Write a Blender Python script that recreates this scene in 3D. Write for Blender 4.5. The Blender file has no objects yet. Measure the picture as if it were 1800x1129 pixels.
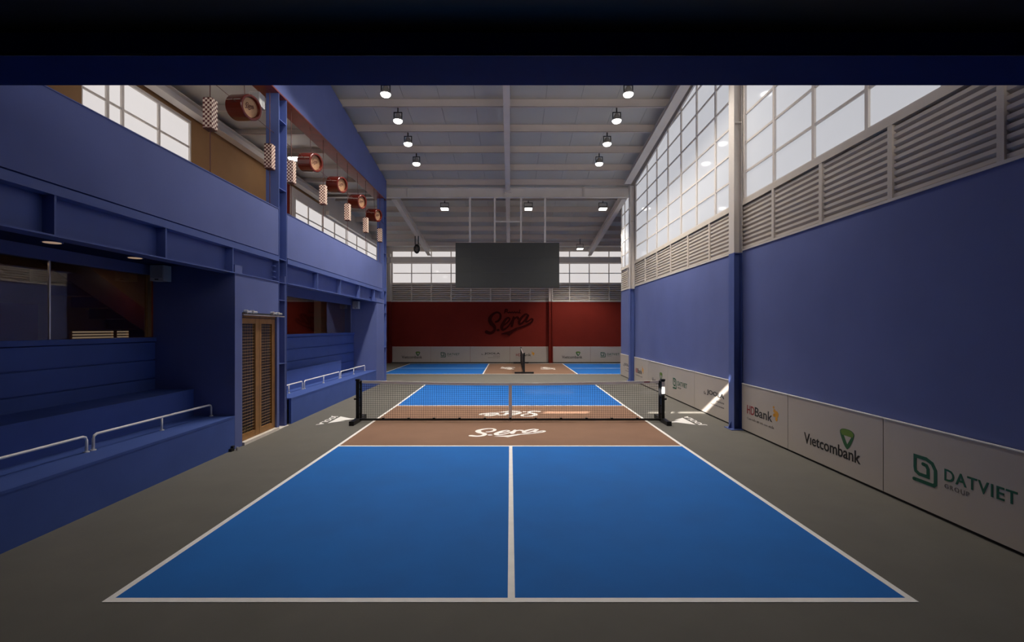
import bpy, math, random
from mathutils import Vector
random.seed(7)
S = bpy.context.scene
COL = S.collection

# ------------------------------------------------------------------ camera, world, sun, exposure
cam_d = bpy.data.cameras.new('camera')
cam = bpy.data.objects.new('camera', cam_d)
COL.objects.link(cam)
cam.location = (0, 0, 2.05)
cam.rotation_euler = (math.radians(90), 0, 0)
cam_d.sensor_width = 36.0
cam_d.lens = 36.0 * 820.0 / 1800.0
cam_d.shift_x = 3.0 / 1800.0
cam_d.shift_y = 12.5 / 1800.0
cam_d.clip_start = 0.05
cam_d.clip_end = 300
S.camera = cam

world = bpy.data.worlds.new('sky')
S.world = world
world.use_nodes = True
wb = world.node_tree.nodes['Background']
wb.inputs[0].default_value = (0.62, 0.68, 0.78, 1)
wb.inputs[1].default_value = 0.7

sun_d = bpy.data.lights.new('sun', 'SUN')
sun_d.energy = 36.0
sun_d.angle = math.radians(0.35)
sun_d.color = (1.0, 0.93, 0.86)
sun = bpy.data.objects.new('sun', sun_d)
SUN_DIR = Vector((0.46, 1.0, -0.58))
sun.rotation_euler = SUN_DIR.to_track_quat('-Z', 'Y').to_euler()
sun.location = (-8, -10, 14)
COL.objects.link(sun)

S.view_settings.view_transform = 'Standard'
S.view_settings.look = 'None'
S.view_settings.exposure = 0.0
S.view_settings.gamma = 1.0
S.view_settings.use_curve_mapping = False
S.cycles.max_bounces = 10
S.cycles.diffuse_bounces = 5
S.cycles.transparent_max_bounces = 12
S.cycles.sample_clamp_indirect = 4.0
S.cycles.use_denoising = True

PANE_R = 0.50      # daylight seen through the frosted panes, right wall
PANE_L = 0.66      # left and back walls
PANE_REAR = 4.6    # high windows behind the photographer
LAMP = 8.0
BEAM = 350.0        # watts of each ceiling lamp's downward beam

# ------------------------------------------------------------------ materials
def lin(c):
    c = c / 255.0
    return c / 12.92 if c <= 0.04045 else ((c + 0.055) / 1.055) ** 2.4

def rgb(r, g, b):
    return (lin(r), lin(g), lin(b), 1.0)

def mat(name, col, rough=0.6, noise=0.08, scale=6.0, metal=0.0, spec=0.5, bump=0.0, bump_scale=60.0, rough_var=0.0):
    m = bpy.data.materials.new(name)
    m.use_nodes = True
    nt = m.node_tree
    b = nt.nodes['Principled BSDF']
    b.inputs['Roughness'].default_value = rough
    b.inputs['Metallic'].default_value = metal
    b.inputs['Specular IOR Level'].default_value = spec
    tc = nt.nodes.new('ShaderNodeTexCoord')
    n = nt.nodes.new('ShaderNodeTexNoise')
    n.inputs['Scale'].default_value = scale
    n.inputs['Detail'].default_value = 4.0
    nt.links.new(tc.outputs['Object'], n.inputs['Vector'])
    mr = nt.nodes.new('ShaderNodeMapRange')
    mr.inputs[1].default_value = 0.3
    mr.inputs[2].default_value = 0.7
    mr.inputs[3].default_value = 1.0 - noise
    mr.inputs[4].default_value = 1.0 + noise
    nt.links.new(n.outputs['Fac'], mr.inputs[0])
    mx = nt.nodes.new('ShaderNodeVectorMath')
    mx.operation = 'SCALE'
    mx.inputs[0].default_value = col[:3]
    nt.links.new(mr.outputs[0], mx.inputs['Scale'])
    nt.links.new(mx.outputs[0], b.inputs['Base Color'])
    if rough_var:
        r2 = nt.nodes.new('ShaderNodeMapRange')
        r2.inputs[3].default_value = rough - rough_var
        r2.inputs[4].default_value = rough + rough_var
        nt.links.new(n.outputs['Fac'], r2.inputs[0])
        nt.links.new(r2.outputs[0], b.inputs['Roughness'])
    if bump:
        n2 = nt.nodes.new('ShaderNodeTexNoise')
        n2.inputs['Scale'].default_value = bump_scale
        nt.links.new(tc.outputs['Object'], n2.inputs['Vector'])
        bp = nt.nodes.new('ShaderNodeBump')
        bp.inputs['Strength'].default_value = bump
        bp.inputs['Distance'].default_value = 0.01
        nt.links.new(n2.outputs['Fac'], bp.inputs['Height'])
        nt.links.new(bp.outputs[0], b.inputs['Normal'])
    return m

def lit(name, col, strength, base=(0.7, 0.7, 0.7, 1), rough=0.12, spec=0.5):
    m = mat(name, base, rough, 0.02, 2.0, spec=spec)
    b = m.node_tree.nodes['Principled BSDF']
    b.inputs['Emission Color'].default_value = col
    b.inputs['Emission Strength'].default_value = strength
    return m

def glass_mat(name, tint):
    m = bpy.data.materials.new(name)
    m.use_nodes = True
    nt = m.node_tree
    nt.nodes.clear()
    out = nt.nodes.new('ShaderNodeOutputMaterial')
    mix = nt.nodes.new('ShaderNodeMixShader')
    tr = nt.nodes.new('ShaderNodeBsdfTransparent')
    tr.inputs[0].default_value = tint
    gl = nt.nodes.new('ShaderNodeBsdfGlossy')
    gl.inputs['Roughness'].default_value = 0.02
    fr = nt.nodes.new('ShaderNodeFresnel')
    ge = nt.nodes.new('ShaderNodeNewGeometry')
    io = nt.nodes.new('ShaderNodeMapRange')       # same reflectance on both faces of the sheet
    io.inputs[3].default_value = 1.9
    io.inputs[4].default_value = 1 / 1.9
    nt.links.new(ge.outputs['Backfacing'], io.inputs[0])
    nt.links.new(io.outputs[0], fr.inputs[0])
    nt.links.new(fr.outputs[0], mix.inputs[0])
    nt.links.new(tr.outputs[0], mix.inputs[1])
    nt.links.new(gl.outputs[0], mix.inputs[2])
    nt.links.new(mix.outputs[0], out.inputs[0])
    return m

def checker_mat(name, a, b_, cell):
    m = mat(name, a, 0.55, 0.0)
    nt = m.node_tree
    b = nt.nodes['Principled BSDF']
    tc = nt.nodes.new('ShaderNodeTexCoord')
    mp = nt.nodes.new('ShaderNodeMapping')
    mp.inputs['Location'].default_value = (50.0, 50.0, 50.25)
    mp.inputs['Scale'].default_value = (1 / cell, 1 / cell, 1 / cell)
    ck = nt.nodes.new('ShaderNodeTexChecker')
    ck.inputs['Scale'].default_value = 1.0
    ck.inputs['Color1'].default_value = a
    ck.inputs['Color2'].default_value = b_
    nt.links.new(tc.outputs['Object'], mp.inputs[0])
    nt.links.new(mp.outputs[0], ck.inputs['Vector'])
    nt.links.new(ck.outputs['Color'], b.inputs['Base Color'])
    return m

M = {}
M['blue_paint'] = mat('blue_wall_paint', rgb(98, 109, 160), 0.7, 0.05, 1.3, spec=0.2, bump=0.05)
M['blue_steel'] = mat('blue_steel_paint', rgb(86, 102, 160), 0.5, 0.05, 2.0, spec=0.3)
M['blue_bench'] = mat('blue_bench_paint', rgb(68, 90, 156), 0.6, 0.06, 2.0, spec=0.2)
M['white_steel'] = mat('white_steel_paint', rgb(212, 204, 196), 0.5, 0.04, 2.0)
M['louver'] = mat('louver_paint', rgb(206, 196, 184), 0.5, 0.05, 3.0)
M['roof'] = mat('roof_panel', rgb(192, 190, 182), 0.6, 0.04, 0.7)
M['purlin'] = mat('purlin_paint', rgb(206, 194, 186), 0.5, 0.04, 1.0)
M['joint'] = mat('dark_joint', rgb(40, 38, 38), 0.9, 0.02)
M['tan'] = mat('tan_plaster', rgb(150, 112, 72), 0.8, 0.06, 1.5, bump=0.08)
M['red_wall'] = mat('dark_red_paint', rgb(120, 36, 26), 0.75, 0.06, 1.2, spec=0.15)
M['red_dark'] = mat('deep_red_relief', rgb(58, 10, 8), 0.8, 0.05, spec=0.1)
M['red_soffit'] = mat('dark_red_soffit', rgb(122, 44, 34), 0.28, 0.25, 5.0)
M['grey_floor'] = mat('grey_acrylic', rgb(108, 105, 98), 0.75, 0.06, 2.4, spec=0.15, bump=0.12, bump_scale=220, rough_var=0.08)
M['court_blue'] = mat('blue_acrylic', rgb(38, 108, 186), 0.75, 0.06, 1.6, spec=0.12, bump=0.12, bump_scale=220, rough_var=0.08)
M['court_brown'] = mat('brown_acrylic', rgb(138, 106, 86), 0.75, 0.06, 1.8, spec=0.15, bump=0.12, bump_scale=220)
M['line'] = mat('white_line_paint', rgb(252, 248, 242), 0.6, 0.04, 8.0)
M['board'] = mat('white_board', rgb(184, 174, 164), 0.5, 0.03, 1.0)
M['board_trim'] = mat('white_trim', rgb(246, 242, 236), 0.4, 0.02)
M['black'] = mat('black_powder_coat', rgb(16, 16, 18), 0.45, 0.1, 20.0)
M['net'] = mat('black_net_cord', rgb(20, 20, 22), 0.8, 0.05)
M['screen'] = mat('dark_screen', rgb(44, 45, 42), 0.5, 0.03, 1.0)
M['wood'] = mat('oak_door_frame', rgb(146, 104, 56), 0.5, 0.16, 9.0)
M['wire'] = mat('pale_wire', rgb(190, 160, 120), 0.4, 0.05, metal=0.3)
M['steel'] = mat('brushed_steel', rgb(222, 218, 214), 0.3, 0.04, metal=0.6)
M['stone'] = mat('pale_stone_sill', rgb(232, 222, 210), 0.6, 0.06, 8.0)
M['speaker'] = mat('white_speaker', rgb(206, 206, 202), 0.55, 0.03)
M['grille'] = mat('speaker_grille', rgb(176, 176, 174), 0.7, 0.12, 90.0)
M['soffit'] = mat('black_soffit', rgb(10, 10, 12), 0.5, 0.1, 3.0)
M['lip'] = mat('glossy_dark_lip', rgb(60, 60, 70), 0.12, 0.3, 30.0, metal=0.8)
M['navy'] = mat('navy_beam', rgb(14, 46, 118), 0.6, 0.04, spec=0.15)
M['deck'] = mat('pale_deck', rgb(196, 178, 156), 0.6, 0.06, 3.0)
M['soffit_shade'] = mat('shaded_navy_soffit', rgb(20, 30, 70), 0.7, 0.05, spec=0.15)  # facade blue made darker, so the recess shade is in the colour
M['stair'] = mat('dark_red_stair', rgb(96, 30, 24), 0.5, 0.08)
M['light_line'] = lit('glowing_line_slat', (1.0, 0.74, 0.48, 1), 0.32, rough=0.5)  # glow put into the slats to imitate reflected light lines
M['drum'] = mat('glossy_dark_red_metal', rgb(92, 24, 16), 0.25, 0.06, 4.0)
M['bronze'] = mat('pale_bronze_disc', rgb(182, 142, 108), 0.42, 0.12, 30.0, metal=0.35)
M['cord'] = mat('dark_red_cord', rgb(84, 40, 34), 0.7, 0.05)
M['check'] = checker_mat('red_cream_check', rgb(96, 34, 30), rgb(238, 218, 200), 0.036)
M['ink_black'] = mat('ink_black', rgb(22, 20, 20), 0.5, 0.02)
M['ink_grey'] = mat('ink_grey', rgb(112, 104, 100), 0.5, 0.02)
M['ink_green'] = mat('ink_green', rgb(8, 84, 60), 0.5, 0.02)
M['ink_leaf'] = mat('ink_leaf_green', rgb(96, 128, 44), 0.5, 0.05)
M['ink_deep'] = mat('ink_deep_green', rgb(36, 92, 50), 0.5, 0.05)
M['ink_red'] = mat('ink_red', rgb(142, 28, 34), 0.5, 0.02)
M['ink_gold'] = mat('ink_gold', rgb(214, 150, 36), 0.5, 0.05)
M['glass'] = glass_mat('clear_glass', (0.72, 0.70, 0.68, 1))
M['pane_right'] = lit('frosted_pane_right', (0.93, 0.94, 1.0, 1), PANE_R, base=(0.22, 0.22, 0.22, 1), rough=0.06, spec=0.35)
M['pane_left'] = lit('frosted_pane_left', (1.0, 0.94, 0.92, 1), PANE_L, base=(0.22, 0.22, 0.22, 1), rough=0.06, spec=0.35)
M['pane_rear'] = lit('frosted_pane_rear', (1.0, 0.93, 0.88, 1), PANE_REAR)
M['lamp'] = lit('lamp_lens', (1.0, 0.97, 0.92, 1), LAMP)
M['lamp_soft'] = lit('lamp_lens_soft', (1.0, 0.96, 0.92, 1), 30.0)
M['added_room_lamp'] = lit('added_warm_lamp', (1.0, 0.78, 0.55, 1), 45.0)  # for unseen lamps added to brighten the rooms behind the glass
M['downlight'] = lit('warm_downlight', (1.0, 0.66, 0.40, 1), 0.30)
M['aluminium'] = mat('grey_lamp_housing', rgb(150, 146, 140), 0.45, 0.05, metal=0.5)

# ------------------------------------------------------------------ mesh helpers
LOC = {}

class MB:
    def __init__(self):
        self.v = []
        self.f = []

    def add(self, verts, faces):
        n = len(self.v)
        self.v += [tuple(p) for p in verts]
        self.f += [tuple(i + n for i in f) for f in faces]
        return self

    def hexa(self, p):
        return self.add(p, [(0, 3, 2, 1), (4, 5, 6, 7), (0, 1, 5, 4), (1, 2, 6, 5), (2, 3, 7, 6), (3, 0, 4, 7)])

    def box(self, x0, x1, y0, y1, z0, z1):
        return self.hexa([(x0, y0, z0), (x1, y0, z0), (x1, y1, z0), (x0, y1, z0),
                          (x0, y0, z1), (x1, y0, z1), (x1, y1, z1), (x0, y1, z1)])

    def prism(self, pts, off):
        n = len(pts)
        o = Vector(off)
        a = [Vector(p) for p in pts]
        b = [p + o for p in a]
        fs = [tuple(range(n))[::-1], tuple(range(n, 2 * n))]
        fs += [(i, (i + 1) % n, n + (i + 1) % n, n + i) for i in range(n)]
        return self.add(a + b, fs)

    def tube(self, path, r, n=10, caps=True):
        P = [Vector(p) for p in path]
        rings = []
        for i, p in enumerate(P):
            if i == 0:
                d = P[1] - P[0]
            elif i == len(P) - 1:
                d = P[-1] - P[-2]
            else:
                d = (P[i + 1] - P[i]).normalized() + (P[i] - P[i - 1]).normalized()
            d.normalize()
            up = Vector((0, 0, 1)) if abs(d.z) < 0.95 else Vector((1, 0, 0))
            a = d.cross(up).normalized()
            b = d.cross(a).normalized()
            k = r[i] if isinstance(r, (list, tuple)) else r
            rings.append([p + (a * math.cos(t) + b * math.sin(t)) * k for t in [2 * math.pi * j / n for j in range(n)]])
        vs = [q for rg in rings for q in rg]
        fs = []
        for i in range(len(P) - 1):
            for j in range(n):
                fs.append((i * n + j, i * n + (j + 1) % n, (i + 1) * n + (j + 1) % n, (i + 1) * n + j))
        if caps:
            fs.append(tuple(range(n))[::-1])
            fs.append(tuple(range((len(P) - 1) * n, len(P) * n)))
        return self.add(vs, fs)


def build(name, mb, m, parent=None, origin=None, smooth=False):
    xs = [p[0] for p in mb.v]
    ys = [p[1] for p in mb.v]
    zs = [p[2] for p in mb.v]
    if origin is None:
        o = Vector(((min(xs) + max(xs)) / 2, (min(ys) + max(ys)) / 2, min(zs)))
    else:
        o = Vector(origin)
    me = bpy.data.meshes.new(name)
    me.from_pydata([(p[0] - o.x, p[1] - o.y, p[2] - o.z) for p in mb.v], [], mb.f)
    me.materials.append(M[m] if isinstance(m, str) else m)
    if smooth:
        me.polygons.foreach_set('use_smooth', [True] * len(me.polygons))
    me.update()
    ob = bpy.data.objects.new(name, me)
    COL.objects.link(ob)
    put(ob, parent, o)
    return ob


def put(ob, parent, o):
    o = Vector(o)
    LOC[ob] = o
    if parent is not None:
        ob.parent = parent
        ob.location = o - LOC[parent]
    else:
        ob.location = o


def empty(name, loc):
    e = bpy.data.objects.new(name, None)
    e.empty_display_size = 0.2
    COL.objects.link(e)
    put(e, None, loc)
    return e


def tag(o, label, cat, group=None):
    o['label'] = label
    o['category'] = cat
    if group:
        o['group'] = group
    return o


def thing(name, loc, label, cat, group=None):
    return tag(empty(name, loc), label, cat, group)


def struct(o):
    o['kind'] = 'structure'
    return o


def share(src, parent, loc):
    c = src.copy()
    COL.objects.link(c)
    put(c, parent, loc)
    return c


# slanting side walls: x of the wall face at depth y
def XL(y):
    return -(4.62 + 0.012 * (y - 4.2))


def XR(y):
    return 4.62 + 0.0125 * (y - 4.2)


def wbox(mb, side, o0, o1, y0, y1, z0, z1, z0b=None, z1b=None):
    """box along a side wall: o = distance from the wall face into the court, z..b = heights at y1"""
    fx = (lambda y, o: XL(y) + o) if side == 'L' else (lambda y, o: XR(y) - o)
    z0b = z0 if z0b is None else z0b
    z1b = z1 if z1b is None else z1b
    if side == 'R':
        o0, o1 = o1, o0
    return mb.hexa([(fx(y0, o0), y0, z0), (fx(y0, o1), y0, z0), (fx(y1, o1), y1, z0b), (fx(y1, o0), y1, z0b),
                    (fx(y0, o0), y0, z1), (fx(y0, o1), y0, z1), (fx(y1, o1), y1, z1b), (fx(y1, o0), y1, z1b)])


def wb(side, *a):
    return wbox(MB(), side, *a)


def zp(y):       # underside of the roof purlins
    return 8.28 - 0.12 * (y - 13.2)


def zd(y):       # underside of the roof deck
    return zp(y) + 0.25


def clip_top(y0, y1, z0, z1, f):
    """rectangle in (y,z) cut by the sloping line z = f(y); returns polygon or None"""
    pts = [(y0, z0), (y1, z0), (y1, z1), (y0, z1)]
    out = []
    for i in range(4):
        a, b = pts[i], pts[(i + 1) % 4]
        da, db = f(a[0]) - a[1], f(b[0]) - b[1]
        if da >= 0:
            out.append(a)
        if da * db < 0:
            t = da / (da - db)
            out.append((a[0] + (b[0] - a[0]) * t, a[1] + (b[1] - a[1]) * t))
    return out if len(out) >= 3 else None


# ------------------------------------------------------------------ lettering
_tx = {}


def text_mesh(body, bold=0.0, space=1.0):
    k = (body, bold, space)
    if k in _tx:
        return _tx[k]
    cu = bpy.data.curves.new('lettering', 'FONT')
    cu.body = body
    cu.offset = bold
    cu.space_character = space
    cu.resolution_u = 3
    cu.extrude = 0.5
    ob = bpy.data.objects.new('lettering', cu)
    COL.objects.link(ob)
    dg = bpy.context.evaluated_depsgraph_get()
    me = bpy.data.meshes.new_from_object(ob.evaluated_get(dg))
    vs = [tuple(v.co) for v in me.vertices]
    fs = [tuple(p.vertices) for p in me.polygons]
    bpy.data.objects.remove(ob)
    bpy.data.curves.remove(cu)
    bpy.data.meshes.remove(me)
    x0, x1 = min(v[0] for v in vs), max(v[0] for v in vs)
    y0, y1 = min(v[1] for v in vs), max(v[1] for v in vs)
    vs = [((v[0] - x0) / (x1 - x0), (v[1] - y0) / (y1 - y0), v[2] + 0.5) for v in vs]
    _tx[k] = (vs, fs)
    return _tx[k]


class Plane:
    """a flat frame to write on: origin, right, up, outward normal"""
    def __init__(self, o, u, v, n):
        self.o, self.u, self.v, self.n = Vector(o), Vector(u).normalized(), Vector(v).normalized(), Vector(n).normalized()

    def __call__(self, a, b, h=0.0):
        return self.o + self.u * a + self.v * b + self.n * h


def put_text(mb, pl, body, a, b, w, h, bold=0.0, space=1.0, th=0.003, base=0.0):
    vs, fs = text_mesh(body, bold, space)
    return mb.add([pl(a + v[0] * w, b + v[1] * h, base + v[2] * th) for v in vs], fs)


def put_poly(mb, pl, pts, th=0.003, base=0.0):
    n = len(pts)
    vs = [pl(p[0], p[1], base) for p in pts] + [pl(p[0], p[1], base + th) for p in pts]
    fs = [tuple(range(n))[::-1], tuple(range(n, 2 * n))] + [(i, (i + 1) % n, n + (i + 1) % n, n + i) for i in range(n)]
    return mb.add(vs, fs)


def spline(pts, k=6):
    out = []
    n = len(pts)
    for i in range(n - 1):
        p0, p1, p2, p3 = pts[max(i - 1, 0)], pts[i], pts[i + 1], pts[min(i + 2, n - 1)]
        for j in range(k):
            t = j / k
            out.append(tuple(0.5 * (2 * b + (c - a) * t + (2 * a - 5 * b + 4 * c - d) * t * t + (3 * b - a - 3 * c + d) * t ** 3)
                             for a, b, c, d in zip(p0, p1, p2, p3)))
    out.append(tuple(pts[-1]))
    return out


def put_stroke(mb, pl, pts, th=0.003, base=0.0, smooth=True, caps=True, map2=lambda p: p):
    """pts: (x, y, width) centre line -> a flat pen stroke"""
    P = spline(pts) if smooth else list(pts)
    n = len(P)
    L, R = [], []
    for i in range(n):
        a = P[max(i - 1, 0)]
        b = P[min(i + 1, n - 1)]
        dx, dy = b[0] - a[0], b[1] - a[1]
        if not smooth and 0 < i < n - 1:
            d1 = Vector((P[i][0] - a[0], P[i][1] - a[1])).normalized()
            d2 = Vector((b[0] - P[i][0], b[1] - P[i][1])).normalized()
            dx, dy = d1.x + d2.x, d1.y + d2.y
            k = 1.0 / max(0.5, math.sqrt((1 + d1.dot(d2)) / 2))
        else:
            k = 1.0
        l = math.hypot(dx, dy) or 1.0
        nx, ny = -dy / l, dx / l
        w = P[i][2] / 2 * k
        L.append((P[i][0] + nx * w, P[i][1] + ny * w))
        R.append((P[i][0] - nx * w, P[i][1] - ny * w))
    vs, fs = [], []
    for h in (0.0, th):        # the stroke rises a hair along its length so that it may cross itself
        vs += [pl(*map2(p), base + h * (1 + 0.05 * i / n)) for i, p in enumerate(L)] + [pl(*map2(p), base + h * (1 + 0.05 * i / n)) for i, p in enumerate(R)]
    for i in range(n - 1):
        fs.append((2 * n + i, 2 * n + i + 1, 3 * n + i + 1, 3 * n + i))
        fs.append((i, n + i, n + i + 1, i + 1))
        fs.append((i, i + 1, 2 * n + i + 1, 2 * n + i))
        fs.append((n + i, 3 * n + i, 3 * n + i + 1, n + i + 1))
    fs.append((0, 2 * n, 3 * n, n))
    fs.append((n - 1, 2 * n - 1, 4 * n - 1, 3 * n - 1))
    mb.add(vs, fs)
    if caps:
        for p in (P[0], P[-1]):
            r = p[2] / 2
            put_poly(mb, pl, [map2((p[0] + r * math.cos(t * math.pi / 5), p[1] + r * math.sin(t * math.pi / 5))) for t in range(10)], th * (1.6 if p is P[0] else 1.7), base)
    return mb


# the flowing club script, drawn in a 1250 x 620 box
SCRIPT = [
    [(480, 500, 50), (545, 470, 56), (598, 395, 58), (602, 305, 52), (545, 250, 46), (465, 258, 52), (372, 325, 72), (322, 425, 92),
     (355, 530, 96), (430, 610, 88), (452, 690, 72), (412, 762, 72), (330, 795, 78), (235, 765, 86)],
    [(530, 716, 62), (552, 716, 62)],
    [(700, 585, 36), (790, 510, 36), (848, 435, 44), (818, 388, 44), (752, 422, 58), (686, 520, 76), (640, 630, 86), (662, 706, 66),
     (742, 676, 48), (832, 590, 36), (900, 470, 30)],
    [(862, 560, 28), (912, 460, 32), (952, 372, 46)],
    [(955, 378, 52), (928, 490, 70), (902, 612, 66)],
    [(925, 500, 34), (968, 428, 40), (1022, 382, 50), (1062, 384, 58), (1074, 412, 60)],
    [(1335, 330, 48), (1278, 292, 46), (1190, 358, 62), (1108, 468, 70), (1106, 552, 60), (1166, 538, 50), (1262, 440, 48), (1330, 330, 48)],
    [(1340, 330, 52), (1285, 440, 58), (1282, 496, 50), (1340, 478, 34), (1420, 420, 40), (1455, 440, 46), (1424, 506, 44), (1340, 556, 40),
     (1200, 622, 40), (1000, 682, 46)],
]
SWOOSH = [(1020, 655), (1040, 705), (950, 765), (832, 872), (762, 832), (608, 822), (700, 782), (850, 735)]


def put_script(mb, pl, w, h, th=0.004, base=0.0):
    f = lambda p: ((p[0] - 855) / 1250 * w, (560 - p[1]) / 640 * h)
    for i, s in enumerate(SCRIPT):
        put_stroke(mb, pl, s, th * (1 + 0.06 * i), base, map2=f)
    put_poly(mb, pl, [f(p) for p in SWOOSH], th * 1.5, base)
    return mb


# ================================================================== FLOOR AND COURTS
floor = struct(build('floor', MB().box(-9.6, 9.6, -2.7, 27.9, -0.2, 0.0), 'grey_floor', origin=(0, 12, 0)))


def quad(mb, pts, z):
    return mb.prism([(p[0], p[1], 0.0) for p in pts], (0, 0, z))


def hw(y):
    ks = [(3.484, 3.053), (8.10, 3.026), (12.315, 3.034), (17.07, 3.107)]
    for (a, va), (b, vb) in zip(ks, ks[1:]):
        if y <= b:
            return va + (vb - va) * (y - a) / (b - a)
    return ks[-1][1]


def area(y0, y1, m, name, z=0.002):
    build(name, quad(MB(), [(-hw(y0), y0), (hw(y0), y0), (hw(y1), y1), (-hw(y1), y1)], z), m, floor)


area(3.484, 8.10, 'court_blue', 'service_area')
area(8.10, 12.315, 'court_brown', 'kitchen_area')
area(12.315, 17.07, 'court_blue', 'service_area')
LW = 0.055
for y in (3.484, 8.10 - LW / 2, 12.315 - LW / 2, 17.07 - LW):
    build('court_line', quad(MB(), [(-hw(y), y), (hw(y), y), (hw(y + LW), y + LW), (-hw(y + LW), y + LW)], 0.0034), 'line', floor)
for s in (-1, 1):
    for a, b in ((3.484, 8.10), (8.10, 12.315), (12.315, 17.07)):
        build('side_line', quad(MB(), [(s * hw(a), a), (s * (hw(a) - LW), a), (s * (hw(b) - LW), b), (s * hw(b), b)][::s], 0.0036), 'line', floor)
for a, b in ((3.5, 8.10), (12.315, 17.0)):
    build('centre_line', quad(MB(), [(-LW / 2 + 0.008, a), (LW / 2 + 0.008, a), (LW / 2 + 0.008, b), (-LW / 2 + 0.008, b)], 0.0038), 'line', floor)

# second court, turned sideways
for a, b, m, nm in ((-5.80, -1.22, 'court_blue', 'service_area'), (-1.22, 3.0, 'court_brown', 'kitchen_area'), (3.0, 7.6, 'court_blue', 'service_area')):
    build(nm, quad(MB(), [(a, 20.75), (b, 20.75), (b, 26.9), (a, 26.9)], 0.002), m, floor)
for y in (20.75, 26.84):
    build('side_line', quad(MB(), [(-5.8, y), (7.6, y), (7.6, y + LW), (-5.8, y + LW)], 0.0034), 'line', floor)
for x in (-5.8, -1.25, 2.97, 7.55):
    build('court_line', quad(MB(), [(x, 20.75), (x + LW, 20.75), (x + LW, 26.9), (x, 26.9)], 0.0036), 'line', floor)
for a, b in ((-5.8, -1.22), (3.0, 7.6)):
    build('centre_line', quad(MB(), [(a, 23.78), (b, 23.78), (b, 23.84), (a, 23.84)], 0.0038), 'line', floor)

# script on the courts
for o, u, v in (((-0.02, 9.12, 0.002), (1, 0, 0), (0, 1, 0)), ((-0.02, 11.2, 0.002), (-1, 0, 0), (0, -1, 0)),
                ((-0.15, 23.8, 0.002), (0, -1, 0), (1, 0, 0)), ((1.92, 23.8, 0.002), (0, 1, 0), (-1, 0, 0))):
    build('floor_script', put_script(MB(), Plane(o, u, v, (0, 0, 1)), 1.46, 0.78, 0.002), 'line', floor)

# maker's mark painted beside the net on both sides
for s in (-1, 1):
    pl = Plane((s * 4.16, 10.35, 0.0), (0, s, 0), (-s, 0, 0), (0, 0, 1))
    mb = put_text(MB(), pl, 'JOOLA', -0.52, 0.0, 1.0, 0.17, 0.02, 1.0, 0.003)
    put_poly(mb, pl, [(-0.46, 0.23), (0.30, 0.23), (0.04, 0.50), (0.06, 0.36), (-0.14, 0.62), (-0.16, 0.80), (-0.22, 0.80), (-0.22, 0.55)], 0.003)
    build('floor_lettering', mb, 'line', floor)

# ================================================================== CEILING
ceiling = struct(build('ceiling', MB().hexa([(-9.6, -2.7, zd(-2.7) + 0.03), (9.6, -2.7, zd(-2.7) + 0.03), (9.6, 27.9, zd(27.9) + 0.03), (-9.6, 27.9, zd(27.9) + 0.03),
                                            (-9.6, -2.7, zd(-2.7) + 0.25), (9.6, -2.7, zd(-2.7) + 0.25), (9.6, 27.9, zd(27.9) + 0.25), (-9.6, 27.9, zd(27.9) + 0.25)]),
                       'joint', origin=(0, 12, 8.5)))
for i in range(-6, 5):
    x0, x1 = i * 1.0 + 0.004, i * 1.0 + 0.996
    for a, b in ((-2.5, 18.4), (18.9, 27.7)):
        build('roof_panel', MB().hexa([(x0, a, zd(a)), (x1, a, zd(a)), (x1, b, zd(b)), (x0, b, zd(b)),
                                       (x0, a, zd(a) + 0.028), (x1, a, zd(a) + 0.028), (x1, b, zd(b) + 0.028), (x0, b, zd(b) + 0.028)]), 'roof', ceiling)
for x0, x1 in ((-9.4, -7.2), (-7.19, -6.01), (5.01, 7.2), (7.21, 9.4)):
    a, b = 18.9, 27.7
    build('roof_panel', MB().hexa([(x0, a, zd(a)), (x1, a, zd(a)), (x1, b, zd(b)), (x0, b, zd(b)),
                                   (x0, a, zd(a) + 0.028), (x1, a, zd(a) + 0.028), (x1, b, zd(b) + 0.028), (x0, b, zd(b) + 0.028)]), 'roof', ceiling)


def purlin(y, x0, x1, z0, z1, parent):
    mb = MB()
    mb.box(x0, x1, y - 0.008, y, z0, z1)
    mb.box(x0, x1, y - 0.075, y, z0, z0 + 0.008)
    mb.box(x0, x1, y - 0.075, y - 0.067, z0, z0 + 0.03)
    mb.box(x0, x1, y, y + 0.075, z1 - 0.008, z1)
    return build('purlin', mb, 'purlin', parent)


PUR = [11.9 - 1.3 * i for i in range(10, 0, -1)] + [11.9, 13.2, 14.5, 15.8, 17.1, 18.35]
for y in PUR:
    purlin(y, -5.38, 4.7, zp(y), zd(y), ceiling)
for y in (19.9, 21.2, 22.5, 23.8, 25.1, 26.4):
    purlin(y, -7.45, 8.9, zp(y), zd(y), ceiling)


def beam(x, y, z, parent, power):
    d = bpy.data.lights.new('lamp_beam', 'SPOT')
    d.energy = power
    d.spot_size = math.radians(116)
    d.spot_blend = 0.65
    d.shadow_soft_size = 0.11
    d.color = (1.0, 0.93, 0.84)
    o = bpy.data.objects.new('lamp_beam', d)
    COL.objects.link(o)
    put(o, parent, (x, y, z))
    return o


def ibeam(name, mb_list, label, cat, group, m, loc):
    t = thing(name, loc, label, cat, group)
    for nm, mb in mb_list:
        build(nm, mb, m, t)
    return t


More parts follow.
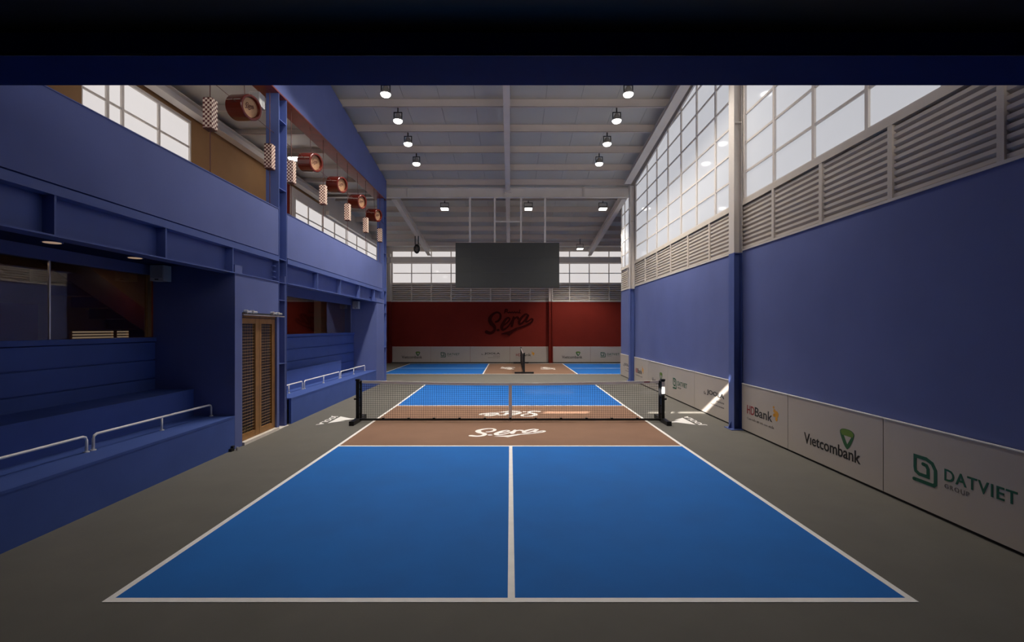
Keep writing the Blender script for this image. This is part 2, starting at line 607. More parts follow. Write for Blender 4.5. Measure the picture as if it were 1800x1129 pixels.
def rafter(x, a, b, w, d, label, group=None):
    za, zb = zp(a) - 0.005, zp(b) - 0.005
    def slab(x0, x1, t0, t1):
        return MB().hexa([(x0, a, za - t1), (x1, a, za - t1), (x1, b, zb - t1), (x0, b, zb - t1),
                          (x0, a, za - t0), (x1, a, za - t0), (x1, b, zb - t0), (x0, b, zb - t0)])
    return ibeam('roof_rafter', [('top_flange', slab(x - w / 2, x + w / 2, 0, 0.012)), ('web', slab(x - 0.005, x + 0.005, 0.012, d - 0.012)),
                                 ('bottom_flange', slab(x - w / 2, x + w / 2, d - 0.012, d))], label, 'rafter', group, 'white_steel', (x, a, zp(b) - d))


rafter(-0.10, -2.3, 18.40, 0.19, 0.16, 'pale steel rafter running down the middle of the near ceiling')
rafter(-0.10, 18.9, 27.4, 0.19, 0.16, 'pale steel rafter behind the dark screen, over the far court')
rafter(-4.72, 18.9, 27.2, 0.20, 0.32, 'deep sloping rafter left of the dark screen, carrying the chain hoist')
rafter(4.62, 18.9, 27.2, 0.20, 0.32, 'deep sloping rafter right of the dark screen, over the far court')
rafter(4.50, -2.3, 17.9, 0.26, 0.14, 'long brownish edge rafter along the top of the right-hand windows')

# main girder across the hall
gt = thing('steel_girder', (-0.1, 18.65, 7.26), 'wide pale steel girder crossing the hall above the dark screen', 'girder')
build('web', MB().box(-7.4, 4.72, 18.64, 18.652, 7.28, 7.64), 'white_steel', gt)
build('top_flange', MB().box(-7.4, 4.72, 18.55, 18.75, 7.64, 7.655), 'white_steel', gt)
build('bottom_flange', MB().box(-7.4, 4.72, 18.55, 18.75, 7.265, 7.28), 'white_steel', gt)
for x in (-4.1, 2.9):
    build('stiffener', MB().box(x - 0.006, x + 0.006, 18.56, 18.64, 7.28, 7.64), 'white_steel', gt)
for x0, x1 in ((-4.6, -4.15), (2.95, 4.6)):
    build('splice_plate', MB().box(x0, x1, 18.615, 18.64, 7.30, 7.62), 'white_steel', gt)
build('bracket', MB().box(-0.23, 0.03, 18.50, 18.64, 7.44, 7.66).box(-0.19, -0.01, 18.60, 18.64, 7.28, 7.44), 'white_steel', gt)

# ================================================================== RIGHT WALL
ZL0, ZL1, ZS = 3.56, 4.52, 4.62     # louvre zone, window sill
wall_right = struct(build('wall_right', wb('R', -0.2, 0.0, -2.5, 20.3, 0.0, ZL0, 0.0, ZL0 + 0.1), 'blue_paint', origin=(4.8, 9, 0)))
build('backing', wb('R', -0.2, -0.13, -2.5, 20.3, ZL0, ZS, ZL0 + 0.1, ZS), 'louver', wall_right)
struct(build('baseboard_right', wb('R', 0.0, 0.012, -2.4, 20.3, 0.0, 0.06), 'joint'))
struct(build('trim_1', wb('R', -0.12, 0.015, -2.4, 20.3, ZL0 - 0.005, ZL0 + 0.03, ZL0 + 0.095, ZL0 + 0.13), 'white_steel'))


def zb(y):
    return ZL0 + 0.1 * (y + 2.5) / 22.8


SLATS = 10


def louver_panel(y0, y1):
    p = build('louver_panel', wb('R', -0.11, 0.012, y0 - 0.035, y0 + 0.035, zb(y0) + 0.03, ZS - 0.02), 'louver', wall_right)
    h = (ZL1 - zb((y0 + y1) / 2) - 0.03) / SLATS
    for i in range(SLATS):
        z = zb((y0 + y1) / 2) + 0.045 + i * h
        a, b = y0 + 0.036, y1 - 0.036
        pts = []
        mb = MB()
        # tilted blade: front edge low, back edge high
        f = lambda y, o: XR(y) - o
        mb.hexa([(f(a, -0.10), a, z - 0.062), (f(a, -0.01), a, z), (f(b, -0.01), b, z), (f(b, -0.10), b, z - 0.062),
                 (f(a, -0.10), a, z - 0.05), (f(a, -0.01), a, z + 0.042), (f(b, -0.01), b, z + 0.042), (f(b, -0.10), b, z - 0.05)])
        build('slat', mb, 'louver', p)


YG = [1.78, 3.08, 4.39, 5.69, 6.99, 8.29, 9.50, 11.02, 12.40, 13.78, 15.15, 16.52, 18.0, 19.1, 20.25]
for a, b in zip(YG, YG[1:]):
    louver_panel(a, b)
build('louver_rail', wb('R', -0.12, 0.015, -2.4, 20.3, ZL1, ZS), 'louver', wall_right)


def grid_window(name, cols, rows, side, o, top, m, frame='white_steel', depth=0.05, bar=0.03):
    """panes and bars of a gridded window in a side wall; top(y) = sloping head"""
    y0, y1 = cols[0], cols[-1]
    fx = (lambda y, q: XL(y) + q) if side == 'L' else ((lambda y, q: XR(y) - q) if side == 'R' else (lambda y, q: -7.5 + q))
    sg = -1 if side == 'R' else 1
    def vbar(y, w, za, q0, q1):
        zt = top(y)
        mb = MB()
        a, b = y - w, y + w
        xs = sorted([q0, q1])
        P = [(fx(a, xs[0]), a), (fx(a, xs[1]), a), (fx(b, xs[1]), b), (fx(b, xs[0]), b)]
        if sg < 0:
            P = P[::-1]
        return mb.hexa([(x, y_, za) for x, y_ in P] + [(x, y_, zt) for x, y_ in P])
    fr = MB()
    for y in (y0, y1):
        n = vbar(y, bar * 1.1, rows[0], o - depth, o + depth)
        fr.add(n.v, n.f)
    n = 8
    def hbar(za, zb_, q0, q1):
        P = [(fx(y0, q0), y0), (fx(y0, q1), y0), (fx(y1, q1), y1), (fx(y1, q0), y1)]
        if sg < 0:
            P = P[::-1]
        return MB().hexa([(x, y_, za(y_)) for x, y_ in P] + [(x, y_, zb_(y_)) for x, y_ in P])
    for za, zz in ((lambda y: rows[0] - 0.03, lambda y: rows[0] + 0.03), (lambda y: top(y) - 0.03, lambda y: top(y) + 0.05)):
        h = hbar(za, zz, o - depth, o + depth)
        fr.add(h.v, h.f)
    w = struct(build(name, fr, frame))
    for y in cols[1:-1]:
        build('mullion', vbar(y, bar, rows[0], o - depth * 0.8, o + depth * 0.8), frame, w)
    tmax = max(top(y0), top(y1))
    for z in rows[1:]:
        if z > tmax - 0.1:
            break
        # bar ends where it meets the sloping head
        ye = y1
        if top(y1) < z:
            k = (top(y0) - z) / (top(y0) - top(y1))
            ye = y0 + (y1 - y0) * k
        ya, P = y0, []
        P = [(fx(ya, o - depth * 0.6), ya), (fx(ya, o + depth * 0.6), ya), (fx(ye, o + depth * 0.6), ye), (fx(ye, o - depth * 0.6), ye)]
        if sg < 0:
            P = P[::-1]
        build('transom', MB().hexa([(x, y_, z - bar * 0.7) for x, y_ in P] + [(x, y_, z + bar * 0.7) for x, y_ in P]), frame, w)
    for a, b in zip(cols, cols[1:]):
        for z0, z1 in zip(rows, rows[1:] + [rows[-1] + 0.6]):
            pg = clip_top(a + 0.005, b - 0.005, z0 + 0.004, z1 - 0.004, lambda y: top(y) - 0.01)
            if not pg:
                continue
            pts = [(fx(y, o - 0.006), y, z) for y, z in pg]
            if sg < 0:
                pts = pts[::-1]
            build('pane', MB().prism(pts, (sg * 0.012, 0, 0)), m, w)
    return w


rowsR = [4.62, 5.18, 5.76, 6.34, 6.92, 7.50, 8.08, 8.66, 9.24, 9.82]
topR = lambda y: zp(y) - 0.10
grid_window('window_1', [1.7, 2.8, 3.9, 5.0, 6.1, 7.2, 8.3, 9.36], rowsR, 'R', -0.05, topR, 'pane_right')
grid_window('window_2', [9.64, 10.74, 11.86, 12.98, 14.1, 15.22, 16.34, 17.86], rowsR, 'R', -0.05, topR, 'pane_right')
grid_window('window_3', [18.2, 18.95, 19.7, 20.25], rowsR, 'R', -0.05, topR, 'pane_right')
# closing pieces of the right wall around the windows
build('head_panel', wb('R', -0.2, 0.0, -2.5, 20.3, topR(-2.5) + 0.04, zd(-2.5) + 0.1, topR(20.3) + 0.04, zd(20.3) + 0.1), 'white_steel', wall_right)
build('end_panel', wb('R', -0.2, 0.0, -2.5, 1.68, ZS, topR(-2.5) + 0.05, ZS, topR(1.68) + 0.05), 'blue_paint', wall_right)
build('pier', wb('R', -0.2, -0.02, 9.34, 9.66, ZS, topR(9.34) + 0.05, ZS, topR(9.66) + 0.05), 'white_steel', wall_right)
build('pier', wb('R', -0.2, -0.02, 17.84, 18.22, ZS, topR(17.84) + 0.05, ZS, topR(18.22) + 0.05), 'white_steel', wall_right)


def right_column(y, label, w=0.115):
    x = XR(y)
    zt = zp(y) - 0.14
    t = thing('steel_column', (x - 0.1, y, 0), label, 'column', 'columns along the right wall')
    for z0, z1, m in ((0.012, 3.57, 'blue_steel'), (3.57, zt, 'white_steel')):
        build('front_flange', MB().box(x - 0.185, x - 0.17, y - w, y + w, z0, z1), m, t)
        build('rear_flange', MB().box(x - 0.028, x - 0.016, y - w, y + w, z0, z1), m, t)
        build('web', MB().box(x - 0.17, x - 0.028, y - 0.006, y + 0.006, z0, z1), m, t)
    for z in (3.56, 6.2):
        build('stiffener', MB().box(x - 0.17, x - 0.028, y - w + 0.01, y + w - 0.01, z - 0.008, z + 0.008), 'blue_steel' if z < 4 else 'white_steel', t)
    build('base_plate', MB().box(x - 0.26, x - 0.005, y - 0.16, y + 0.16, 0, 0.014), 'blue_steel', t)
    build('gusset', MB().prism([(x - 0.185, y + 0.0, 0.014), (x - 0.25, y + 0.0, 0.014), (x - 0.185, y + 0.0, 0.16)], (0, 0.012, 0)), 'blue_steel', t)
    return t


right_column(9.50, 'steel column between the HDBank and JOOLA boards, blue below and white above')
right_column(18.05, 'far right steel column past the net post, blue below and white above')

# ================================================================== ADVERTISING BOARDS
BTH = 0.02


def board(pl, length, kind, label, group):
    """pl: Plane at the lower left front corner of the board"""
    cx = pl(length / 2, 0, 0)
    t = thing('advertising_board', (cx.x, cx.y, 0.03), label, 'sign', group)
    mb = MB()
    put_poly(mb, pl, [(0.006, 0), (length - 0.006, 0), (length - 0.006, 0.90), (0.006, 0.90)], BTH, -BTH)
    build('panel', mb, 'board', t)
    build('top_trim', put_poly(MB(), pl, [(0.006, 0.90), (length - 0.006, 0.90), (length - 0.006, 0.912), (0.006, 0.912)], BTH + 0.008, -BTH), 'board_trim', t)
    d = (length - 2.02) / 2
    if kind == 'vietcombank':
        a = 0.44 + d
        build('lettering', put_text(MB(), pl, 'V\u0131etcombank', a, 0.215, 1.2, 0.165, 0.012), 'ink_black', t)
        cxm, cz = a + 0.95, 0.50
        out = spline([(cxm, cz - 0.145), (cxm + 0.06, cz - 0.09), (cxm + 0.135, cz + 0.06), (cxm + 0.10, cz + 0.115), (cxm, cz + 0.13),
                      (cxm - 0.10, cz + 0.115), (cxm - 0.135, cz + 0.06), (cxm - 0.06, cz - 0.09), (cxm, cz - 0.145)], 4)[:-1]
        e = build('emblem', put_poly(MB(), pl, out, 0.003), 'ink_deep', t)
        build('emblem_crown', put_poly(MB(), pl, [(cxm - 0.125, cz + 0.075), (cxm - 0.09, cz + 0.035), (cxm + 0.11, cz + 0.04), (cxm + 0.128, cz + 0.075),
                                                  (cxm + 0.095, cz + 0.112), (cxm, cz + 0.127), (cxm - 0.095, cz + 0.112)], 0.001, 0.003), 'ink_leaf', e)
        build('emblem_centre', put_poly(MB(), pl, [(cxm - 0.055, cz + 0.035), (cxm + 0.01, cz - 0.075), (cxm + 0.085, cz + 0.035)], 0.001, 0.003), 'board', e)
    elif kind == 'datviet':
        a = 0.44 + d
        s = 0.30
        zz = 0.285
        f = lambda p: (a + p[0] * s, zz + p[1] * s)
        mb = MB()
        put_stroke(mb, pl, [(0.42, 0.72, .13), (0.56, 0.70, .13), (0.63, 0.58, .13), (0.63, 0.30, .13), (0.25, 0.30, .13), (0.10, 0.38, .13), (0.07, 0.52, .13),
                            (0.07, 0.94, .13), (0.55, 0.94, .13), (0.80, 0.84, .13), (0.93, 0.62, .13), (0.93, 0.13, .13), (0.86, 0.06, .13), (0.03, 0.06, .13)],
                   0.003, smooth=False, map2=f)
        build('emblem', mb, 'ink_green', t)
        build('lettering', put_text(MB(), pl, 'DATVIET', a + 0.385, 0.405, 0.72, 0.125, 0.012, 1.12), 'ink_green', t)
        build('small_lettering', put_text(MB(), pl, 'GROUP', a + 0.385, 0.325, 0.27, 0.048, 0.0, 1.25), 'ink_grey', t)['kind'] = 'stuff'
    elif kind == 'hdbank':
        a = max(0.22, 0.24 + d)
        mb = put_text(MB(), pl, 'HD', a, 0.345, 0.28, 0.165, 0.012)
        build('lettering', mb, 'ink_red', t)
        build('lettering', put_text(MB(), pl, 'Bank', a + 0.295, 0.345, 0.60, 0.172, 0.008), 'ink_black', t)
        build('small_lettering', put_text(MB(), pl, 'Cam k\u1ebft l\u1ee3i \u00edch cao nh\u1ea5t', a, 0.225, 0.95, 0.062), 'ink_grey', t)['kind'] = 'stuff'
        mb = MB()
        for px, py, r in ((1.03, 0.51, 0.062), (0.955, 0.485, 0.03), (1.03, 0.425, 0.034), (0.965, 0.56, 0.034), (0.94, 0.62, 0.022)):
            put_poly(mb, pl, [(a + px + r * math.cos(k * math.pi / 6 + 0.3) * (1 if k % 3 else 1.15), py + r * math.sin(k * math.pi / 6 + 0.3)) for k in range(12)], 0.003)
        build('emblem', mb, 'ink_gold', t)
    else:
        a = 0.68 + d
        build('lettering', put_text(MB(), pl, 'JOOLA', a, 0.43, 0.92, 0.135, 0.022), 'ink_black', t)
        build('emblem', put_poly(put_poly(MB(), pl, [(a - 0.20, 0.43), (a - 0.05, 0.43), (a - 0.09, 0.48)], 0.003), pl, [(a - 0.20, 0.445), (a - 0.12, 0.49), (a - 0.16, 0.51)], 0.003), 'ink_grey', t)
        mb = MB()
        for k in range(5):
            put_poly(mb, pl, [(a + 0.52 + k * 0.082, 0.345), (a + 0.58 + k * 0.082, 0.345), (a + 0.58 + k * 0.082, 0.378), (a + 0.52 + k * 0.082, 0.378)], 0.002)
        for k in range(8):
            put_poly(mb, pl, [(a + 0.22 + k * 0.088, 0.25), (a + 0.29 + k * 0.088, 0.25), (a + 0.29 + k * 0.088, 0.275), (a + 0.22 + k * 0.088, 0.275)], 0.002)
        build('small_print', mb, 'ink_grey', t)['kind'] = 'stuff'
    return t


def right_plane(yfar):
    # reading direction runs from the far end towards the camera
    return Plane((XR(yfar) - 0.035, yfar, 0.035), (-0.0125, -1, 0), (0, 0, 1), (-1, 0.0125, 0))


GR, GB = 'advertising boards along the right wall', 'advertising boards along the back wall'
for yf, yn, k, lb in ((5.76, 3.74, 'datviet', 'white board nearest the camera on the right wall, green DATVIET GROUP lettering'),
                      (7.78, 5.76, 'vietcombank', 'white board on the right wall reading Vietcombank in full view, green shield emblem'),
                      (9.37, 7.78, 'hdbank', 'white board with red and black HDBank lettering and gold mark, right wall'),
                      (11.86, 9.64, 'joola', 'white board reading JOOLA crossed by a slanting streak of sunlight'),
                      (13.95, 11.86, 'datviet', 'white board with small green DATVIET lettering beyond the right net post'),
                      (16.0, 13.95, 'vietcombank', 'white board partly hidden behind the right net post'),
                      (17.92, 16.0, 'hdbank', 'white board with faint red lettering just before the far right column'),
                      (20.28, 18.18, 'joola', 'last white board at the far end of the right wall')):
    board(right_plane(yf), yf - yn, k, lb, GR)

# ================================================================== BACK WALL
YB = 27.5
wall_back = struct(build('wall_back', MB().box(-9.5, 9.5, YB, YB + 0.2, 0, 3.62), 'red_wall', origin=(0, YB, 0)))
build('backing', MB().box(-9.5, 9.5, YB + 0.14, YB + 0.2, 3.62, 4.72), 'louver', wall_back)
build('head_panel', MB().box(-9.5, 9.5, YB, YB + 0.2, 6.60, 7.4), 'white_steel', wall_back)
struct(build('baseboard_back', MB().box(-7.4, 8.9, YB - 0.012, YB, 0, 0.07), 'joint'))
struct(build('trim_2', MB().box(-7.4, 8.9, YB - 0.03, YB + 0.13, 3.60, 3.65), 'white_steel'))
STEP = 1.165
src = None
xs = [i * STEP for i in range(-6, 8)]
for x0 in xs[:-1]:
    p = build('louver_panel', MB().box(x0 - 0.035, x0 + 0.035, YB - 0.02, YB + 0.12, 3.65, 4.6), 'louver', wall_back)
    for i in range(8):
        z = 3.68 + i * 0.115
        o = (x0 + STEP / 2, YB + 0.05, z)
        if src is None:
            a, b = x0 + 0.036, x0 + STEP - 0.036
            src = build('slat', MB().hexa([(a, YB, z), (b, YB, z), (b, YB + 0.1, z - 0.05), (a, YB + 0.1, z - 0.05),
                                           (a, YB, z + 0.05), (b, YB, z + 0.05), (b, YB + 0.1, z - 0.038), (a, YB + 0.1, z - 0.038)]), 'louver', p, origin=o)
        else:
            share(src, p, o)
build('louver_rail', MB().box(-7.4, 8.9, YB - 0.02, YB + 0.13, 4.60, 4.72), 'louver', wall_back)
fr = MB()
for z in (4.70, 6.60):
    fr.box(-7.1, 8.3, YB + 0.02, YB + 0.12, z - 0.03, z + 0.03)
for x in (-6 * STEP, 7 * STEP):
    fr.box(x - 0.05, x + 0.05, YB + 0.02, YB + 0.12, 4.7, 6.6)
win_b = struct(build('window_4', fr, 'white_steel'))
for x in xs[1:-1]:
    build('mullion', MB().box(x - 0.028, x + 0.028, YB + 0.03, YB + 0.11, 4.73, 6.57), 'white_steel', win_b)
for z in (5.29, 5.87):
    build('transom', MB().box(-6.9, 8.1, YB + 0.04, YB + 0.10, z - 0.024, z + 0.024), 'white_steel', win_b)
for x0, x1 in zip(xs, xs[1:]):
    for z0, z1 in ((4.72, 5.28), (5.30, 5.86), (5.88, 6.58)):
        build('pane', MB().box(x0 + 0.005, x1 - 0.005, YB + 0.07, YB + 0.08, z0, z1), 'pane_left', win_b)
for a, b in ((-9.5, -7.0), (8.2, 9.5)):
    build('side_panel', MB().box(a, b, YB, YB + 0.2, 3.62, 6.62), 'white_steel', wall_back)

t = thing('steel_beam', (0, 27.2, 5.84), 'horizontal pale steel beam across the windows of the back wall', 'beam')
build('web', MB().box(-7.3, 8.8, 27.2, 27.21, 5.86, 6.18), 'white_steel', t)
build('top_flange', MB().box(-7.3, 8.8, 27.12, 27.29, 6.18, 6.195), 'white_steel', t)
build('bottom_flange', MB().box(-7.3, 8.8, 27.12, 27.29, 5.845, 5.86), 'white_steel', t)

t = thing('steel_column', (2.33, 27.38, 0), 'dark red and white column against the back wall, right of the script sign', 'column')
for z0, z1, m in ((0, 3.6, 'red_wall'), (3.6, 5.84, 'white_steel')):
    build('shaft', MB().box(2.26, 2.30, 27.25, 27.49, z0, z1).box(2.44, 2.48, 27.25, 27.49, z0, z1).box(2.30, 2.44, 27.35, 27.37, z0, z1), m, t)
build('cap_plate', MB().box(2.2, 2.54, 27.22, 27.49, 4.36, 4.40), 'white_steel', t)
t = thing('steel_column', (-7.1, 27.38, 0), 'dark red and white column at the far left corner of the back wall', 'column')
for z0, z1, m in ((0, 3.6, 'red_wall'), (3.6, 6.4, 'white_steel')):
    build('shaft', MB().box(-7.22, -7.18, 27.2, 27.48, z0, z1).box(-7.04, -7.0, 27.2, 27.48, z0, z1).box(-7.18, -7.04, 27.33, 27.35, z0, z1), m, t)

for x0, x1, k, lb in ((-6.95, -4.69, 'vietcombank', 'leftmost white board on the back wall reading Vietcombank'),
                      (-4.69, -2.36, 'datviet', 'white board on the back wall between the Vietcombank and JOOLA boards, green mark'),
                      (-2.36, -0.03, 'joola', 'white board on the back wall reading JOOLA, below the script sign'),
                      (-0.03, 2.24, 'hdbank', 'white board on the back wall behind the far net post'),
                      (2.50, 4.72, 'vietcombank', 'white board on the back wall just right of the dark red column'),
                      (4.72, 7.05, 'datviet', 'rightmost white board on the back wall, cut off by the right wall')):
    board(Plane((x0, YB - 0.04, 0.045), (1, 0, 0), (0, 0, 1), (0, -1, 0)), x1 - x0, k, lb, GB)

t = thing('wall_sign', (-0.02, YB - 0.05, 1.5), 'raised dark red script sign on the red back wall', 'sign')
pl = Plane((-0.02, YB - 0.001, 2.28), (1, 0, 0), (0, 0, 1), (0, -1, 0))
build('script', put_script(MB(), pl, 2.78, 1.42, 0.05), 'red_dark', t)
mb = MB()
f = lambda p: ((p[0] - 855) / 1250 * 2.78, (560 - p[1]) / 640 * 1.42)
put_stroke(mb, pl, [(715, 265, 22), (735, 170, 24), (790, 175, 22), (775, 215, 20), (735, 220, 18)], 0.04, map2=f)
put_stroke(mb, pl, [(790, 235, 22), (820, 262, 24), (850, 230, 22), (880, 262, 24), (915, 230, 22), (945, 262, 24), (980, 230, 22), (1010, 262, 24),
                    (1045, 232, 22), (1075, 262, 22), (1110, 215, 20), (1120, 170, 22), (1105, 255, 22), (1135, 258, 18)], 0.04, map2=f)
build('small_script', mb, 'red_dark', t)

# ================================================================== LEFT SIDE: outer wall, mezzanine, blue facade
XO = -7.5
wall_outer = struct(build('wall_outer', MB().box(XO - 0.2, XO, -2.5, 27.6, 0, 5.0), 'tan', origin=(XO, 12, 0)))
for a, b in ((-2.5, 8.16), (10.98, 16.05), (26.4, 27.6)):
    build('wall_panel', MB().box(XO - 0.2, XO, a, b, 5.0, 6.92 if b < 20 else 6.62), 'tan', wall_outer)
build('wall_panel', MB().box(XO - 0.2, XO, -2.5, 18.6, 6.92, 10.6), 'tan', wall_outer)
build('wall_panel', MB().box(XO - 0.2, XO, 18.6, 27.6, 6.62, 8.4), 'white_steel', wall_outer)
build('wall_panel', MB().box(XO - 0.2, XO, 16.0, 18.6, 6.62, 6.92), 'white_steel', wall_outer)
grid_window('window_5', [8.16, 8.72, 9.06, 10.0, 10.98], [5.0, 5.7, 6.3], 'O', -0.06, lambda y: 6.88, 'pane_left')
grid_window('window_6', [16.3, 17.4, 18.7, 20.0, 21.4, 22.9, 24.5, 26.3], [5.0, 5.55, 6.1], 'O', -0.06, lambda y: 6.6, 'pane_left')
struct(build('trim_3', MB().box(XO, XO + 0.03, 15.55, 15.8, 3.5, 6.9), 'red_wall'))
struct(build('trim_4', MB().box(XO, XO + 0.05, 15.85, 16.1, 3.5, 6.9), 'white_steel'))

struct(build('wall_gable', MB().hexa([(-5.50, 2.9, 7.5), (-5.40, 2.9, 7.5), (-5.40, 18.5, 7.5), (-5.50, 18.5, 7.5), (-5.50, 2.9, zd(2.9)), (-5.40, 2.9, zd(2.9)), (-5.40, 18.5, zd(18.5)), (-5.50, 18.5, zd(18.5))]), 'white_steel'))

# low roof over the mezzanine
ceiling_low = struct(build('ceiling_low', MB().box(XO, -4.95, 2.9, 18.5, 7.36, 7.5), 'roof', origin=(-6, 10, 7.36)))
for y in [3.0 + 1.35 * k for k in range(0, 12)]:
    purlin(y, XO + 0.02, -5.0, 7.2, 7.36, ceiling_low)
t = thing('eaves_beam', (XO + 0.2, 10, 6.95), 'brown-grey steel beam along the top of the mezzanine outer wall', 'beam')
build('web', MB().box(XO + 0.19, XO + 0.2, 3.0, 18.4, 6.98, 7.18), 'white_steel', t)
build('top_flange', MB().box(XO + 0.08, XO + 0.31, 3.0, 18.4, 7.18, 7.195), 'white_steel', t)
build('bottom_flange', MB().box(XO + 0.08, XO + 0.31, 3.0, 18.4, 6.965, 6.98), 'white_steel', t)
t = thing('eaves_beam', (XO + 0.15, 23, 6.55), 'pale steel beam above the far left strip window', 'beam')
build('web', MB().box(XO + 0.02, XO + 0.16, 18.9, 27.0, 6.63, 6.80), 'white_steel', t)
struct(build('wall_infill', MB().box(XO, -4.6, 2.9, 3.0, 3.0, 10.3), 'blue_paint'))

# blue facade: upper panel, parapet, slab, recessed bays
wall_left = struct(build('wall_left', wb('L', -0.38, 0.0, 3.0, 18.02, 6.72, zp(3.0) + 0.03, 7.0, zp(18.02) + 0.03), 'blue_paint', origin=(-4.7, 10, 0)))
build('soffit_board', wb('L', -0.38, 0.004, 3.0, 17.95, 6.69, 6.72, 6.97, 7.0), 'red_soffit', wall_left)
build('floor_slab', MB().box(XO, -5.02, 2.9, 18.0, 3.13, 3.52), 'deck', wall_left)
for a, b in ((2.9, 9.42), (9.80, 17.42)):
    build('parapet', wb('L', -0.14, 0.0, a, b, 3.52, 4.45, 3.52, 4.46), 'blue_paint', wall_left)
    build('parapet_cap', wb('L', -0.145, 0.008, a, b, 4.45, 4.462, 4.46, 4.472), 'blue_paint', wall_left)


def fascia(a, b, stiff, label):
    t = thing('fascia_beam', (XL((a + b) / 2), (a + b) / 2, 2.98), label, 'beam', 'fascia beams under the mezzanine')
    build('top_flange', wb('L', -0.16, 0.012, a, b, 3.40, 3.50), 'blue_steel', t)
    build('top_lip', wb('L', -0.12, -0.02, a, b, 3.50, 3.53), 'navy', t)
    build('web', wb('L', -0.14, -0.12, a, b, 2.995, 3.40), 'blue_steel', t)
    build('bottom_flange', wb('L', -0.20, 0.012, a, b, 2.978, 2.995), 'blue_steel', t)
    for y in stiff:
        build('stiffener', wb('L', -0.12, 0.005, y - 0.012, y + 0.012, 2.995, 3.40), 'blue_steel', t)
    return t


f1 = fascia(2.9, 9.42, (3.19, 4.74, 6.29, 7.84), 'long blue fascia beam with stiffeners above the near bench and door')
mb = MB()
for k in range(3):
    for q in (0.03, 0.08):
        mb.tube([(XL(9.3) - 0.06 - q * 0.5, 9.26 + q, 3.07 + k * 0.11), (XL(9.3) - 0.02, 9.26 + q, 3.07 + k * 0.11)], 0.012, 6)
build('bolt_group', mb, 'blue_steel', f1)
fascia(9.80, 17.45, (11.4, 13.0, 14.7, 16.4), 'blue fascia beam with stiffeners above the far bench')


def left_column(ya, yb, zt, label):
    x = XL((ya + yb) / 2)
    t = thing('steel_column', (x - 0.12, (ya + yb) / 2, 0), label, 'column', 'columns along the left facade')
    build('near_flange', MB().box(x - 0.26, x, ya, ya + 0.016, 0.012, zt), 'blue_steel', t)
    build('far_flange', MB().box(x - 0.26, x, yb - 0.016, yb, 0.012, zt), 'blue_steel', t)
    build('web', MB().box(x - 0.15, x - 0.135, ya + 0.016, yb - 0.016, 0.012, zt), 'blue_steel', t)
    for z in (1.32, 2.62, 2.98, 3.46, 4.9, 6.3):
        build('stiffener', MB().box(x - 0.135, x - 0.002, ya + 0.016, yb - 0.016, z - 0.007, z + 0.007), 'blue_steel', t)
    build('base_plate', MB().box(x - 0.30, x + 0.02, ya - 0.04, yb + 0.04, 0, 0.014), 'stone', t)
    mb = MB()
    for k in range(4):
        z = 3.04 + k * 0.1
        mb.tube([(x - 0.135, (ya + yb) / 2, z), (x - 0.11, (ya + yb) / 2, z)], 0.016, 6)
    build('bolt_group', mb, 'blue_steel', t)
    return t


left_column(9.44, 9.78, 6.86, 'blue steel column between the mesh door and the far bench')
left_column(17.66, 18.02, 6.98, 'blue steel column at the far end of the left facade')

# recess of bay one: end wall, back wall with boards, soffit
build('end_wall', MB().hexa([(-6.05, 7.90, 0), (XL(7.9), 7.90, 0), (XL(8.12), 8.12, 0), (-6.05, 8.12, 0),
                             (-6.05, 7.90, 3.13), (XL(7.9), 7.90, 3.13), (XL(8.12), 8.12, 3.13), (-6.05, 8.12, 3.13)]), 'blue_paint', wall_left)
build('door_panel', wb('L', -0.06, 0.0, 8.12, 9.42, 2.30, 2.98), 'blue_paint', wall_left)
build('door_jamb', wb('L', -0.2, -0.0, 9.36, 9.44, 0.0, 2.31), 'blue_paint', wall_left)
build('back_wall', MB().box(-6.16, -6.04, 2.9, 7.90, 0, 1.86), 'blue_bench', wall_left)
build('window_head', MB().box(-6.16, -6.02, 2.9, 7.90, 2.94, 3.13), 'blue_paint', wall_left)
build('soffit_panel', MB().box(-6.2, XL(4) - 0.17, 2.9, 8.0, 3.10, 3.13), 'soffit_shade', wall_left)
zz = [0.60, 0.90, 1.205, 1.515, 1.82]
for a, b in zip(zz, zz[1:]):
    build('cladding_board', MB().box(-6.04, -6.015, 2.9, 7.90, a + 0.011, b - 0.011), 'blue_bench', wall_left)
build('sill_board', MB().box(-6.16, -5.99, 2.9, 7.90, 1.826, 1.895), 'blue_bench', wall_left)
build('near_wall', MB().box(XO, -4.6, 2.8, 2.9, 0, 3.13), 'blue_paint', wall_left)

# bay two
B2 = -5.60
build('end_wall', MB().hexa([(-5.9, 16.62, 0), (XL(16.62), 16.62, 0), (XL(17.66), 17.66, 0), (-5.9, 17.66, 0),
                             (-5.9, 16.62, 3.13), (XL(16.62), 16.62, 3.13), (XL(17.66), 17.66, 3.13), (-5.9, 17.66, 3.13)]), 'blue_paint', wall_left)
build('back_wall', MB().box(B2 - 0.12, B2, 9.80, 16.62, 0, 1.86), 'blue_bench', wall_left)
build('window_head', MB().box(B2 - 0.12, B2 + 0.02, 9.80, 16.62, 2.86, 3.13), 'blue_paint', wall_left)
build('soffit_panel', MB().box(B2 - 0.12, XL(12) - 0.17, 9.80, 16.7, 3.10, 3.13), 'soffit_shade', wall_left)
for a, b in zip(zz, zz[1:]):
    build('cladding_board', MB().box(B2, B2 + 0.025, 9.80, 16.62, a + 0.011, b - 0.011), 'blue_bench', wall_left)
build('sill_board', MB().box(B2 - 0.12, B2 + 0.05, 9.80, 16.62, 1.826, 1.895), 'blue_bench', wall_left)
build('return_wall', MB().box(-5.75, XL(9.8) - 0.01, 9.72, 9.80, 0, 3.13), 'blue_paint', wall_left)
